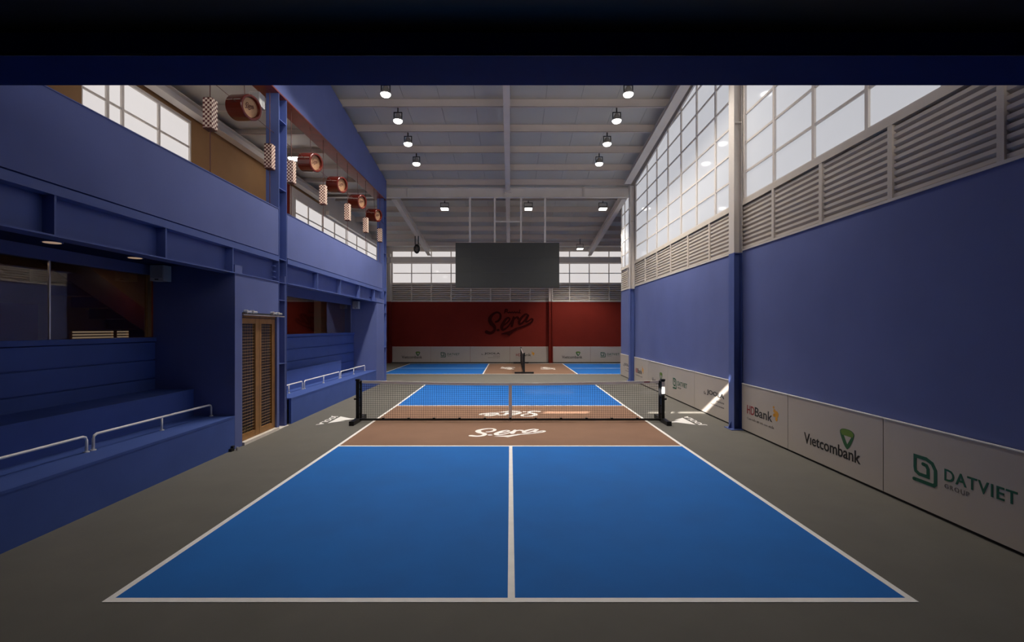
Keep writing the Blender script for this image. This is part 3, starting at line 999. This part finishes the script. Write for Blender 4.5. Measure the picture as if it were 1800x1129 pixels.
build('far_wall', MB().box(XO, -4.86, 18.0, 18.12, 0, 4.4), 'blue_paint', wall_left)

# windows of the bays
w = struct(build('window_7', MB().box(-6.12, -6.06, 7.80, 7.88, 1.9, 2.94), 'wood'))
for a, b in ((2.95, 6.15), (6.17, 7.79)):
    build('pane', MB().box(-6.095, -6.085, a, b, 1.897, 2.95), 'glass', w)
build('glazing_joint', MB().box(-6.10, -6.078, 6.15, 6.17, 1.9, 2.94), 'steel', w)
w = struct(build('window_8', MB().box(B2 - 0.08, B2 - 0.03, 16.5, 16.6, 1.9, 2.86), 'blue_paint'))
for a, b in ((9.82, 14.2), (14.215, 16.49)):
    build('pane', MB().box(B2 - 0.06, B2 - 0.05, a, b, 1.897, 2.87), 'glass', w)

# rooms behind the glass
struct(build('wall_room', MB().box(XO, XO + 0.06, 2.9, 7.35, 2.42, 3.12).box(XO, XO + 0.06, 7.35, 9.6, 0, 3.12), 'tan'))
struct(build('wall_room_red', MB().box(XO, XO + 0.07, 2.9, 7.34, 0, 2.42).box(XO, XO + 0.06, 9.6, 17.8, 0, 3.12), 'red_wall'))
struct(build('wall_room_far', MB().box(XO, B2 - 0.13, 17.8, 17.9, 0, 3.12), 'tan'))
struct(build('trim_5', MB().box(-7.28, -7.02, 17.3, 17.78, 0, 3.12), 'white_steel'))
st = thing('staircase', (-7.1, 8.6, 0), 'dark red staircase seen through the near window on the left', 'staircase')
build('stringer', MB().prism([(-6.72, 6.3, 3.10), (-6.72, 6.48, 3.10), (-6.72, 7.18, 2.72), (-6.72, 8.68, 1.91), (-6.72, 10.8, 0.76), (-6.72, 10.8, 1.14), (-6.72, 8.62, 2.36), (-6.72, 7.25, 3.10)], (0.03, 0, 0)), 'stair', st)
for k in range(10):
    y = 7.2 + 0.34 * k
    z = 2.93 - 0.185 * k
    build('tread', MB().box(-7.42, -6.70, y, y + 0.34, z - 0.16, z + 0.02), 'stair', st)
struct(build('wall_low', MB().box(-6.50, -6.42, 6.7, 7.88, 0, 1.885), 'tan'))
for y, ln, lb in ((6.86, 0.70, 'longer glowing slats imitating light lines low behind the near left window'), (7.64, 0.22, 'shorter glowing slats imitating light lines low behind the near left window')):
    t = thing('light_line_slats', (-6.45, y + ln / 2, 1.885), lb, 'light_line', 'imitated light lines behind the near left window')  # glowing slats stand in for light lines in the glass
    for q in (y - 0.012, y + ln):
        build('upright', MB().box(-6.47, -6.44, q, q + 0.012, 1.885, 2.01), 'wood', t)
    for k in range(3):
        build('slat', MB().box(-6.47, -6.43, y, y + ln, 1.895 + k * 0.042, 1.918 + k * 0.042), 'light_line', t)

# the wire-mesh door
d = struct(build('door_1', wb('L', -0.10, -0.03, 8.13, 9.36, 2.24, 2.30), 'wood'))


def leaf(a, b, stile_a, stile_b):
    for y0, y1 in ((a, a + stile_a), (b - stile_b, b)):
        if y1 > y0:
            build('stile', wb('L', -0.09, -0.04, y0, y1, 0.06, 2.23), 'wood', d)
    for z0, z1 in ((0.06, 0.17), (2.13, 2.23)):
        build('rail', wb('L', -0.088, -0.042, a + stile_a, b - stile_b, z0, z1), 'wood', d)
    mb = MB()
    y = a + stile_a + 0.03
    while y < b - stile_b - 0.01:
        wbox(mb, 'L', -0.068, -0.064, y, y + 0.005, 0.17, 2.13)
        y += 0.055
    z = 0.22
    while z < 2.12:
        wbox(mb, 'L', -0.066, -0.062, a + stile_a, b - stile_b, z, z + 0.005)
        z += 0.055
    build('wire_mesh', mb, 'wire', d)


leaf(8.13, 8.76, 0.02, 0.13)
leaf(8.77, 9.36, 0.07, 0.12)
build('threshold', wb('L', -0.12, 0.03, 8.14, 9.40, 0.0, 0.055), 'stone', d)
build('slide_rail', wb('L', 0.01, 0.03, 8.12, 9.62, 2.275, 2.295), 'steel', d)
build('slide_track', wb('L', 0.0, 0.01, 8.12, 9.40, 2.30, 2.325), 'joint', d)
for y in (8.22, 8.42, 9.15, 9.36):
    hg = build('hanger', MB().tube([(XL(y) + 0.045, y - 0.05, 2.335), (XL(y) + 0.045, y + 0.09, 2.335)], 0.022, 10), 'steel', d)
    build('roller', MB().tube([(XL(y) + 0.0, y - 0.03, 2.34), (XL(y) + 0.06, y - 0.03, 2.34)], 0.032, 12), 'steel', hg)
build('room_partition', MB().box(-6.6, -6.5, 9.25, 9.7, 0, 3.12), 'joint', wall_left)


# ================================================================== BENCHES
def bench(ya, yb, yb2, zh, off2, xback, label):
    t = thing('stepped_bench', (XL((ya + yb) / 2) - 0.5, (ya + yb) / 2, 0), label, 'bench', 'blue stepped benches')
    X2 = XL((ya + yb) / 2) + off2
    build('front_riser', wb('L', -0.05, 0.0, ya, yb, 0.0, zh - 0.03), 'blue_bench', t)
    build('front_board', wb('L', -0.42, 0.004, ya, yb, zh - 0.03, zh), 'blue_bench', t)
    def to_x(mb, x0, o1, z0, z1):
        return mb.hexa([(x0, ya, z0), (XL(ya) + o1, ya, z0), (XL(yb) + o1, yb, z0), (x0, yb, z0),
                        (x0, ya, z1), (XL(ya) + o1, ya, z1), (XL(yb) + o1, yb, z1), (x0, yb, z1)])
    build('rear_board', to_x(MB(), xback, -0.428, zh - 0.03, zh), 'blue_bench', t)
    build('step_riser', MB().box(X2 - 0.05, X2, ya, yb2, zh, 0.99), 'blue_bench', t)
    build('step_board', MB().box(xback, X2 + 0.004, ya, yb2, 0.99, 1.02), 'blue_bench', t)
    if yb2 < yb - 0.2:
        build('step_end', MB().box(xback, X2, yb2 - 0.03, yb2 + 0.001, zh, 0.99), 'blue_bench', t)
    return t


bench(2.92, 7.895, 7.89, 0.565, -0.72, -6.01, 'near blue two-step bench below the staircase window on the left')
bench(9.98, 16.61, 14.8, 0.55, -0.62, B2 + 0.03, 'far blue two-step bench beyond the mesh door')


def rail(y0, y1, x0, x1, zb_, label):
    t = thing('foot_rail', ((x0 + x1) / 2, (y0 + y1) / 2, zb_), label, 'railing', 'low white rails on the benches')
    h = 0.195
    P = lambda k, z: (x0 + (x1 - x0) * k, y0 + (y1 - y0) * k, zb_ + z)
    e = 0.05 / (y1 - y0)
    path = [P(0, 0.0), P(0, h - 0.05), P(e * 0.3, h - 0.015), P(e, h), P(1 - e, h), P(1 - e * 0.3, h - 0.015), P(1, h - 0.05), P(1, 0.0)]
    build('rail', MB().tube(path, 0.016, 10), 'board_trim', t, smooth=True)
    build('post', MB().tube([P(0.5, 0), P(0.5, h)], 0.014, 10), 'board_trim', t, smooth=True)
    for k in (0, 0.5, 1):
        build('foot_flange', MB().tube([P(k, 0.0), P(k, 0.012)], 0.03, 12), 'board_trim', t)
    return t


rail(3.25, 5.57, -5.03, -5.06, 0.565, 'low white rail cut off by the left edge, near bench')
rail(5.66, 7.98 - 0.12, -5.06, -5.04, 0.565, 'low white rail beside the end wall of the near bench')
rail(10.02, 11.44, -5.09, -5.10, 0.55, 'nearest low white rail on the far bench, partly behind the column')
rail(11.55, 13.92, -5.10, -5.10, 0.55, 'middle low white rail on the far bench')
rail(14.02, 16.35, -5.10, -5.10, 0.55, 'farthest low white rail on the far bench, by its end wall')


# ================================================================== SPEAKERS
def speaker(x, y, z, w, h, dp, label, face=-1):
    t = thing('wall_speaker', (x, y, z - h / 2), label, 'speaker', 'white wall speakers')
    build('cabinet', MB().box(x - w / 2, x + w / 2, y - dp / 2, y + dp / 2, z - h / 2, z + h / 2), 'speaker', t)
    build('grille', MB().box(x - w / 2 + 0.012, x + w / 2 - 0.012, y - dp / 2 - 0.008, y - dp / 2, z - h / 2 + 0.05, z + h / 2 - 0.012), 'grille', t)
    build('badge', MB().box(x - 0.03, x + 0.03, y - dp / 2 - 0.006, y - dp / 2, z - h / 2 + 0.018, z - h / 2 + 0.034), 'joint', t)
    build('bracket', MB().box(x - 0.03, x + 0.03, y + dp / 2, y + dp / 2 + 0.07, z - 0.05, z + 0.05), 'speaker', t)
    return t


speaker(-5.80, 7.74, 2.955, 0.22, 0.26, 0.18, 'white speaker in the near bench recess, beside the staircase window')
speaker(-5.43, 16.44, 2.86, 0.20, 0.26, 0.18, 'white speaker high on the end wall of the far bench recess')
speaker(-5.02, 9.25, 6.56, 0.20, 0.26, 0.20, 'white speaker high under the mezzanine roof beside the first blue column')

# downlights in the soffit, mezzanine ceiling lamp
for x, y, lb in ((-5.56, 5.66, 'warm round downlight over the near bench, left one'), (-5.55, 6.9, 'warm round downlight over the near bench, nearer the speaker'),
                 (-5.2, 11.2, 'dim round downlight over the far bench, beside the first column'), (-5.2, 14.2, 'dim round downlight over the far bench, nearer its end')):
    t = thing('downlight', (x, y, 3.085), lb, 'lamp', 'downlights over the benches')
    build('ring', MB().tube([(x, y, 3.088), (x, y, 3.10)], 0.105, 20), 'blue_steel', t)
    build('lens', MB().tube([(x, y, 3.083), (x, y, 3.088)], 0.085, 20), 'downlight', t)
for x, y, lb in ((-6.85, 5.2, 'added warm lamp inside the staircase room, nearer the camera'), (-6.5, 8.4, 'added warm lamp inside the staircase room, near the mesh door'),
                 (-6.6, 11.6, 'added warm lamp inside the room behind the far window, nearer one'), (-6.6, 16.0, 'added warm lamp inside the room behind the far window, farther one')):
    t = thing('added_room_lamp', (x, y, 3.07), lb, 'lamp', 'added lamps in the rooms behind the benches')  # none of these is seen; added to light the dark rooms
    build('ring', MB().tube([(x, y, 3.085), (x, y, 3.125)], 0.10, 16), 'joint', t)
    build('lens', MB().tube([(x, y, 3.075), (x, y, 3.085)], 0.085, 16), 'added_room_lamp', t)
for y, lb in ((13.85, 'small bright oval lamp under the mezzanine roof, behind the round lanterns'), (9.3, 'added unseen oval lamp under the mezzanine roof near the first column'),
              (5.0, 'added unseen oval lamp under the mezzanine roof nearest the camera')):  # last two are added out of view to brighten the mezzanine ceiling
    t = thing('ceiling_lamp', (-6.4, y, 7.05), lb, 'lamp', 'oval lamps under the mezzanine roof')
    build('lens', MB().box(-6.55, -6.25, y - 0.1, y + 0.1, 7.05, 7.09), 'lamp_soft', t)
    build('housing', MB().box(-6.57, -6.23, y - 0.12, y + 0.12, 7.09, 7.20), 'aluminium', t)

# ================================================================== HANGING LANTERNS
LX = -4.78
cap_src = {}


def lantern(y, z, label, ztop):
    t = thing('checked_lantern', (LX, y, z - 0.24), label, 'lantern', 'checked lanterns on cords')
    if 'shade' not in cap_src:
        s = 0.072
        cap_src['shade'] = build('shade', MB().box(LX - s, LX + s, y - s, y + s, z - 0.234, z + 0.234), 'check', t, origin=(LX, y, z))
        cap_src['cap'] = build('cap', MB().box(LX - 0.066, LX + 0.066, y - 0.066, y + 0.066, z + 0.234, z + 0.246), 'cord', t, origin=(LX, y, z))
        cap_src['base'] = build('base', MB().box(LX - 0.068, LX + 0.068, y - 0.068, y + 0.068, z - 0.25, z - 0.234), 'cord', t, origin=(LX, y, z))
    else:
        for k in ('shade', 'cap', 'base'):
            share(cap_src[k], t, (LX, y, z))
    build('cord', MB().tube([(LX, y, z + 0.246), (LX, y, ztop)], 0.007, 6), 'cord', t)
    build('cord', MB().tube([(LX, y, z - 0.25), (LX, y, 4.40)], 0.007, 6), 'cord', t)
    return t


ZT = lambda y: 6.73 + 0.28 * (y - 3.0) / 15.0 - 0.03
for y, lb in ((7.43, 'largest red and cream checked lantern, nearest the camera'),
              (9.27, 'checked lantern hanging in front of the first blue column'),
              (10.18, 'checked lantern just right of the first blue column'),
              (11.92, 'checked lantern between the second and third round lanterns'),
              (13.70, 'checked lantern between the third and fourth round lanterns'),
              (15.42, 'checked lantern between the fourth and fifth round lanterns'),
              (17.1, 'smallest checked lantern, in front of the far blue column')):
    lantern(y, 5.455, lb, ZT(y))


def drum(y, z, label):
    """short open drum, turned towards the court and a little downwards"""
    t = thing('drum_lantern', (LX, y, z - 0.24), label, 'lantern', 'round dark red lanterns on cords')
    ph, th = math.radians(20), math.radians(8)
    ax = Vector((math.cos(ph) * math.cos(th), -math.sin(ph) * math.cos(th), -math.sin(th)))
    rt = Vector((math.sin(ph), math.cos(ph), 0.0))
    up = ax.cross(rt)
    if up.z < 0:
        up = -up
    c = Vector((LX, y, z))
    G = lambda a, b, h: c + ax * a + rt * b + up * h
    n, R, Ri = 32, 0.218, 0.166
    x0, x1, xi = -0.20, 0.20, 0.13
    vs, fs = [], []
    prof = [(x0, 0.0), (x0, R - 0.02), (x0 + 0.02, R), (x1 - 0.01, R), (x1, R - 0.012), (x1, Ri + 0.01), (xi, Ri), (xi, 0.0)]
    for (x, r_) in prof:
        for j in range(n):
            a = 2 * math.pi * j / n
            vs.append(G(x, r_ * math.cos(a), r_ * math.sin(a)))
    for i in range(len(prof) - 1):
        for j in range(n):
            fs.append((i * n + j, (i + 1) * n + j, (i + 1) * n + (j + 1) % n, i * n + (j + 1) % n))
    build('shell', MB().add(vs, fs), 'drum', t)
    face = build('face_disc', MB().prism([G(xi + 0.003, 0.165 * math.cos(2 * math.pi * j / n), 0.165 * math.sin(2 * math.pi * j / n)) for j in range(n)], ax * 0.012), 'bronze', t)
    build('script', put_script(MB(), Plane(G(xi + 0.016, 0, 0.01), rt, up, ax), 0.18, 0.12, 0.002), 'cord', face)
    build('clasp', MB().prism([G(x0 + 0.03, -R - 0.002, 0.05), G(x1 - 0.02, -R - 0.002, 0.05), G(x1 - 0.02, -R - 0.002, 0.058), G(x0 + 0.03, -R - 0.002, 0.058)], -rt * 0.004), 'steel', t)
    build('cord', MB().tube([G(0, 0, R - 0.004), (LX, y, ZT(y))], 0.006, 6), 'cord', t)
    return t


DY = (8.36, 11.13, 12.85, 14.57, 16.33)
for y, lb in zip(DY, ('largest round dark red lantern with script face, nearest the camera', 'second round dark red lantern, first beyond the blue column',
                      'third round dark red lantern, middle of the five', 'fourth round dark red lantern along the wire', 'smallest round dark red lantern, farthest along the wire')):
    drum(y, 6.0, lb)
mb = MB()
ends = [3.1] + [v for y in DY for v in (y - 0.21, y + 0.21)] + [17.64]
for a, b in zip(ends[::2], ends[1::2]):
    if a < 9.4 and b > 9.8:
        mb.tube([(LX, a, 6.0), (LX, 9.43, 6.0)], 0.005, 6)
        mb.tube([(LX, 9.79, 6.0), (LX, b, 6.0)], 0.005, 6)
    else:
        mb.tube([(LX, a, 6.0), (LX, b, 6.0)], 0.005, 6)
tag(build('lantern_wire', mb, 'cord'), 'thin dark wire running level through the round lanterns', 'wire')


# ================================================================== THE NETS
def net(along, c0, c1, cross, label, zt=0.905):
    """net standing on a line; along = 'x' or 'y'"""
    def P(a, b, z):
        return (a, cross + b, z) if along == 'x' else (cross + b, a, z)
    def bx(mb, a0, a1, b0, b1, z0, z1):
        p, q = P(a0, b0, z0), P(a1, b1, z1)
        return mb.box(min(p[0], q[0]), max(p[0], q[0]), min(p[1], q[1]), max(p[1], q[1]), z0, z1)
    o = P((c0 + c1) / 2, 0, 0)
    t = thing('pickleball_net', o, label, 'net', 'portable court nets')
    mid = (c0 + c1) / 2
    sag = lambda a: zt - 0.055 * (1 - ((a - mid) / ((c1 - c0) / 2)) ** 2) ** 1
    for e, s in ((c0, 1), (c1, -1)):
        pst = build('post', bx(MB(), e - 0.035, e + 0.035, -0.035, 0.035, 0.05, 0.92), 'black', t)
        build('post_cap', bx(MB(), e - 0.045, e + 0.045, -0.045, 0.045, 0.90, 0.935), 'black', pst)
        build('clamp_knob', MB().tube([P(e - s * 0.035, 0, 0.50), P(e - s * 0.085, 0, 0.50)], 0.022, 10), 'black', pst)
        build('lacing_bar', bx(MB(), e + s * 0.05, e + s * 0.085, -0.02, 0.02, 0.08, 0.90), 'black', t)
        fb = build('foot', bx(MB(), e - 0.045, e + 0.045, -0.42, 0.42, 0.0, 0.085), 'black', t)
        for q in (-0.43, 0.42):
            build('foot_cap', bx(MB(), e - 0.05, e + 0.05, q, q + 0.012, 0.0, 0.09), 'black', fb)
        mb = MB()
        for z in (0.16, 0.34, 0.52, 0.70, 0.84):
            bx(mb, e + s * 0.03, e + s * 0.06, -0.012, 0.012, z, z + 0.03)
        build('lacing_strap', mb, 'black', t)
    build('bottom_bar', bx(MB(), c0 + 0.03, c1 - 0.03, -0.02, 0.02, 0.03, 0.07), 'black', t)
    mb = MB()
    for k in range(1, 12):
        a = c0 + (c1 - c0) * k / 12
        bx(mb, a - 0.025, a + 0.025, -0.026, 0.026, 0.06, 0.092)
    build('bar_strap', mb, 'black', t)
    a0, a1 = c0 + 0.09, c1 - 0.09
    N = 24
    tp = MB()
    for i in range(N):
        u, v = a0 + (a1 - a0) * i / N, a0 + (a1 - a0) * (i + 1) / N
        for b in (-0.010, 0.006):
            tp.hexa([P(u, b, sag(u) - 0.055), P(v, b, sag(v) - 0.055), P(v, b + 0.004, sag(v) - 0.055), P(u, b + 0.004, sag(u) - 0.055),
                     P(u, b, sag(u)), P(v, b, sag(v)), P(v, b + 0.004, sag(v)), P(u, b + 0.004, sag(u))])
        tp.hexa([P(u, -0.01, sag(u)), P(v, -0.01, sag(v)), P(v, 0.01, sag(v)), P(u, 0.01, sag(u)),
                 P(u, -0.01, sag(u) + 0.003), P(v, -0.01, sag(v) + 0.003), P(v, 0.01, sag(v) + 0.003), P(u, 0.01, sag(u) + 0.003)])
    build('top_tape', tp, 'board_trim', t)
    mb = MB()
    n = int((a1 - a0) / 0.048)
    for i in range(n + 1):
        a = a0 + (a1 - a0) * i / n
        bx(mb, a - 0.0016, a + 0.0016, -0.0016, 0.0016, 0.06, sag(a) - 0.05)
    for k in range(17):
        f = lambda a: 0.075 + (sag(a) - 0.13) * k / 16.5
        for i in range(N):
            u, v = a0 + (a1 - a0) * i / N, a0 + (a1 - a0) * (i + 1) / N
            mb.hexa([P(u, -0.0016, f(u) - 0.0016), P(v, -0.0016, f(v) - 0.0016), P(v, 0.0016, f(v) - 0.0016), P(u, 0.0016, f(u) - 0.0016),
                     P(u, -0.0016, f(u) + 0.0016), P(v, -0.0016, f(v) + 0.0016), P(v, 0.0016, f(v) + 0.0016), P(u, 0.0016, f(u) + 0.0016)])
    build('net_mesh', mb, 'net', t)
    build('centre_strap', bx(MB(), mid - 0.035, mid + 0.035, -0.014, -0.010, 0.02, sag(mid) + 0.004), 'board_trim', t)
    return t


n1 = net('x', -3.33, 3.33, 10.2, 'black portable net with white tape across the near court')
pl = Plane((2.98, 10.2 - 0.012, 0.0), (1, 0, 0), (0, 0, 1), (0, -1, 0))
build('tape_badge', put_poly(MB(), pl, [(-0.06, 0.862), (0.07, 0.866), (0.07, 0.884), (-0.06, 0.88)], 0.002), 'ink_red', n1)
build('white_sticker', MB().box(3.30, 3.365, 10.162, 10.165, 0.62, 0.88), 'board_trim', n1)
net('y', 20.95, 27.05, 0.62, 'far black net seen end-on in front of the back wall', 0.905)

# ================================================================== SCREEN AND HANGING FRAME
t = thing('video_screen', (-0.11, 18.62, 3.66), 'large blank dark screen hung from the girder over the far court', 'screen')
build('cabinet', MB().box(-2.18, 1.95, 18.57, 18.70, 3.66, 5.45), 'black', t)
for i in range(7):
    x0 = -2.17 + i * 4.11 / 7
    for j in range(3):
        build('display_panel', MB().box(x0 + 0.0015, x0 + 4.11 / 7 - 0.0015, 18.555, 18.57, 3.67 + j * 0.59 + 0.001, 3.67 + (j + 1) * 0.59 - 0.001), 'screen', t)
for x in (-1.61, -0.62, 0.43, 1.39):
    build('hanger_rod', MB().box(x - 0.035, x + 0.035, 18.61, 18.67, 5.45, 7.262), 'white_steel', t)
build('cross_bar', MB().box(-0.585, 0.395, 18.62, 18.66, 6.28, 6.33), 'white_steel', t)


# ================================================================== CEILING LAMPS
def lamp(x, y, z, label, tilt=1):
    t = thing('high_bay_lamp', (x, y, z - 0.12), label, 'lamp', 'bright ceiling lamps over the near court')
    top = zp(y)
    build('stem', MB().tube([(x, y, top), (x, y, z + 0.17)], 0.02, 8), 'joint', t)
    build('yoke', MB().box(x - 0.12, x - 0.10, y - 0.02, y + 0.02, z - 0.02, z + 0.18).box(x + 0.10, x + 0.12, y - 0.02, y + 0.02, z - 0.02, z + 0.18)
          .box(x - 0.12, x + 0.12, y - 0.02, y + 0.02, z + 0.165, z + 0.18), 'joint', t)
    build('housing', MB().tube([(x, y, z + 0.13), (x, y, z + 0.05), (x, y, z - 0.01), (x, y, z - 0.06)], [0.05, 0.09, 0.12, 0.135], 20), 'aluminium', t)
    build('lens', MB().tube([(x, y, z - 0.06), (x, y, z - 0.085), (x, y, z - 0.11), (x, y, z - 0.125)], [0.128, 0.122, 0.10, 0.06], 20), 'lamp', t)
    beam(x, y, z - 0.2, t, BEAM)
    return t


for k, (y, z) in enumerate(((11.9, 8.08), (13.2, 7.98), (14.5, 7.84), (15.8, 7.68))):
    nm = ('nearest the camera', 'second from the camera', 'third from the camera', 'farthest from the camera')[k]
    lamp(-3.18, y, z, 'bright ceiling lamp in the left row, ' + nm)
    lamp(3.01, y, z, 'bright ceiling lamp in the right row, ' + nm)
# unseen lamps added in line with the two rows to brighten the near court
for k, y in enumerate((10.6, 9.3)):
    nm = ('hidden just above the bridge beam', 'hidden, next towards the camera')[k]
    lamp(-3.18, y, zp(y) - 0.30, 'added lamp extending the left row, ' + nm)
    lamp(3.01, y, zp(y) - 0.30, 'added lamp extending the right row, ' + nm)


def flood(x, y, z, label):
    t = thing('floodlight', (x, y, z), label, 'lamp', 'square floodlights over the far court')
    build('housing', MB().box(x - 0.16, x + 0.16, y - 0.12, y + 0.12, z + 0.05, z + 0.12), 'joint', t)
    build('lens', MB().hexa([(x - 0.15, y - 0.14, z + 0.02), (x + 0.15, y - 0.14, z + 0.02), (x + 0.15, y + 0.12, z), (x - 0.15, y + 0.12, z),
                             (x - 0.15, y - 0.14, z + 0.05), (x + 0.15, y - 0.14, z + 0.05), (x + 0.15, y + 0.12, z + 0.05), (x - 0.15, y + 0.12, z + 0.05)]), 'lamp', t)
    beam(x, y, z - 0.13, t, BEAM * 1.7)
    build('yoke', MB().box(x - 0.18, x - 0.165, y - 0.02, y + 0.02, z + 0.06, z + 0.30).box(x + 0.165, x + 0.18, y - 0.02, y + 0.02, z + 0.06, z + 0.30)
          .box(x - 0.18, x + 0.18, y - 0.02, y + 0.02, z + 0.285, z + 0.30), 'joint', t)
    build('stem', MB().tube([(x, y, z + 0.3), (x, y, zp(y) + 0.004)], 0.018, 8), 'joint', t)
    return t


flood(-2.80, 19.9, 7.10, 'square floodlight left of the screen hangers, under the girder')
flood(0.77, 19.9, 7.10, 'square floodlight between the screen hangers')
flood(3.95, 19.9, 7.10, 'square floodlight near the right rafter, under the girder')
flood(3.75, 25.1, 6.28, 'small square floodlight over the far court, near the back windows')

# chain hoist
t = thing('chain_hoist', (-4.72, 23.6, 5.8), 'black coiled chain hoist hanging from the left far rafter', 'hoist')
zr = zp(23.6) - 0.325
build('strap', MB().box(-4.83, -4.79, 23.57, 23.63, 6.28, zr), 'black', t)
build('strap', MB().box(-4.67, -4.63, 23.57, 23.63, 6.28, zr), 'black', t)
for k in range(6):
    a = k * 0.5
    ring = [(-4.73 + 0.14 * math.cos(u) * math.cos(a), 23.6 + 0.14 * math.cos(u) * math.sin(a), 6.06 + 0.22 * math.sin(u)) for u in [2 * math.pi * j / 14 for j in range(15)]]
    build('cable_loop', MB().tube(ring, 0.026, 6), 'black', t)

# small items on the floor and wall
t = thing('door_stop', (XL(7.85) + 0.03, 7.8, 0), 'tiny black and silver door stop at the foot of the near bench', 'door stop')
build('body', MB().box(XL(7.8) + 0.002, XL(7.8) + 0.05, 7.72, 7.80, 0.0, 0.045).box(XL(7.8) + 0.002, XL(7.8) + 0.04, 7.78, 7.83, 0.045, 0.08), 'black', t)
build('tip', MB().tube([(XL(7.8) + 0.075, 7.84, 0.0), (XL(7.8) + 0.075, 7.84, 0.05)], 0.02, 8), 'steel', t)

# ================================================================== BRIDGE OVER THE CAMERA, REAR AND SIDE WALLS
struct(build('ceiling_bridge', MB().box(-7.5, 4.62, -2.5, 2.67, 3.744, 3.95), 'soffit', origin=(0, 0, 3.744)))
t = thing('bridge_beam', (0, 2.95, 3.61), 'dark navy beam spanning the whole top of the view', 'beam')
build('web', MB().box(-4.6, 4.6, 2.675, 3.0, 3.612, 3.96), 'navy', t)
build('lower_lip', MB().tube([(-4.6, 2.672, 3.616), (4.6, 2.672, 3.616)], 0.006, 10), 'lip', t, smooth=True)
build('parapet', MB().box(-4.6, 4.6, 2.90, 3.0, 3.96, 4.70), 'blue_paint', t)

wr = struct(build('wall_rear', MB().box(-7.6, 5.0, -2.56, -2.5, 0, 7.968), 'blue_paint', origin=(0, -2.5, 0)))
build('upper_panel', MB().box(-7.6, 5.0, -2.53, -2.5, 8.09, 10.7), 'blue_paint', wr)
for a, b in ((-7.6, -5.55), (-4.45, -3.02), (-2.40, -2.28), (-1.06, 5.0)):
    build('slot_block', MB().box(a, b, -2.53, -2.5, 7.968, 8.09), 'blue_paint', wr)
w = struct(build('window_9', MB().box(-4.1, 4.4, -2.5, -2.42, 4.95, 5.0).box(-4.1, 4.4, -2.5, -2.42, 7.6, 7.65), 'white_steel'))
for k in range(7):
    x0 = -4.1 + k * 8.5 / 7
    build('pane', MB().box(x0 + 0.03, x0 + 8.5 / 7 - 0.03, -2.48, -2.47, 5.0, 7.6), 'pane_rear', w)
    build('mullion', MB().box(x0 - 0.03, x0 + 0.03, -2.5, -2.42, 5.0, 7.6), 'white_steel', w)
struct(build('wall_side_right', MB().box(9.4, 9.6, 20.2, 27.7, 0, 8.2), 'white_steel'))
struct(build('wall_return_right', MB().box(4.85, 9.5, 20.3, 20.4, 0, 8.2), 'white_steel'))
struct(build('wall_side_left', MB().box(-9.6, -7.5, 27.5, 27.7, 0, 8.2), 'white_steel'))
print('objects', len(bpy.data.objects))
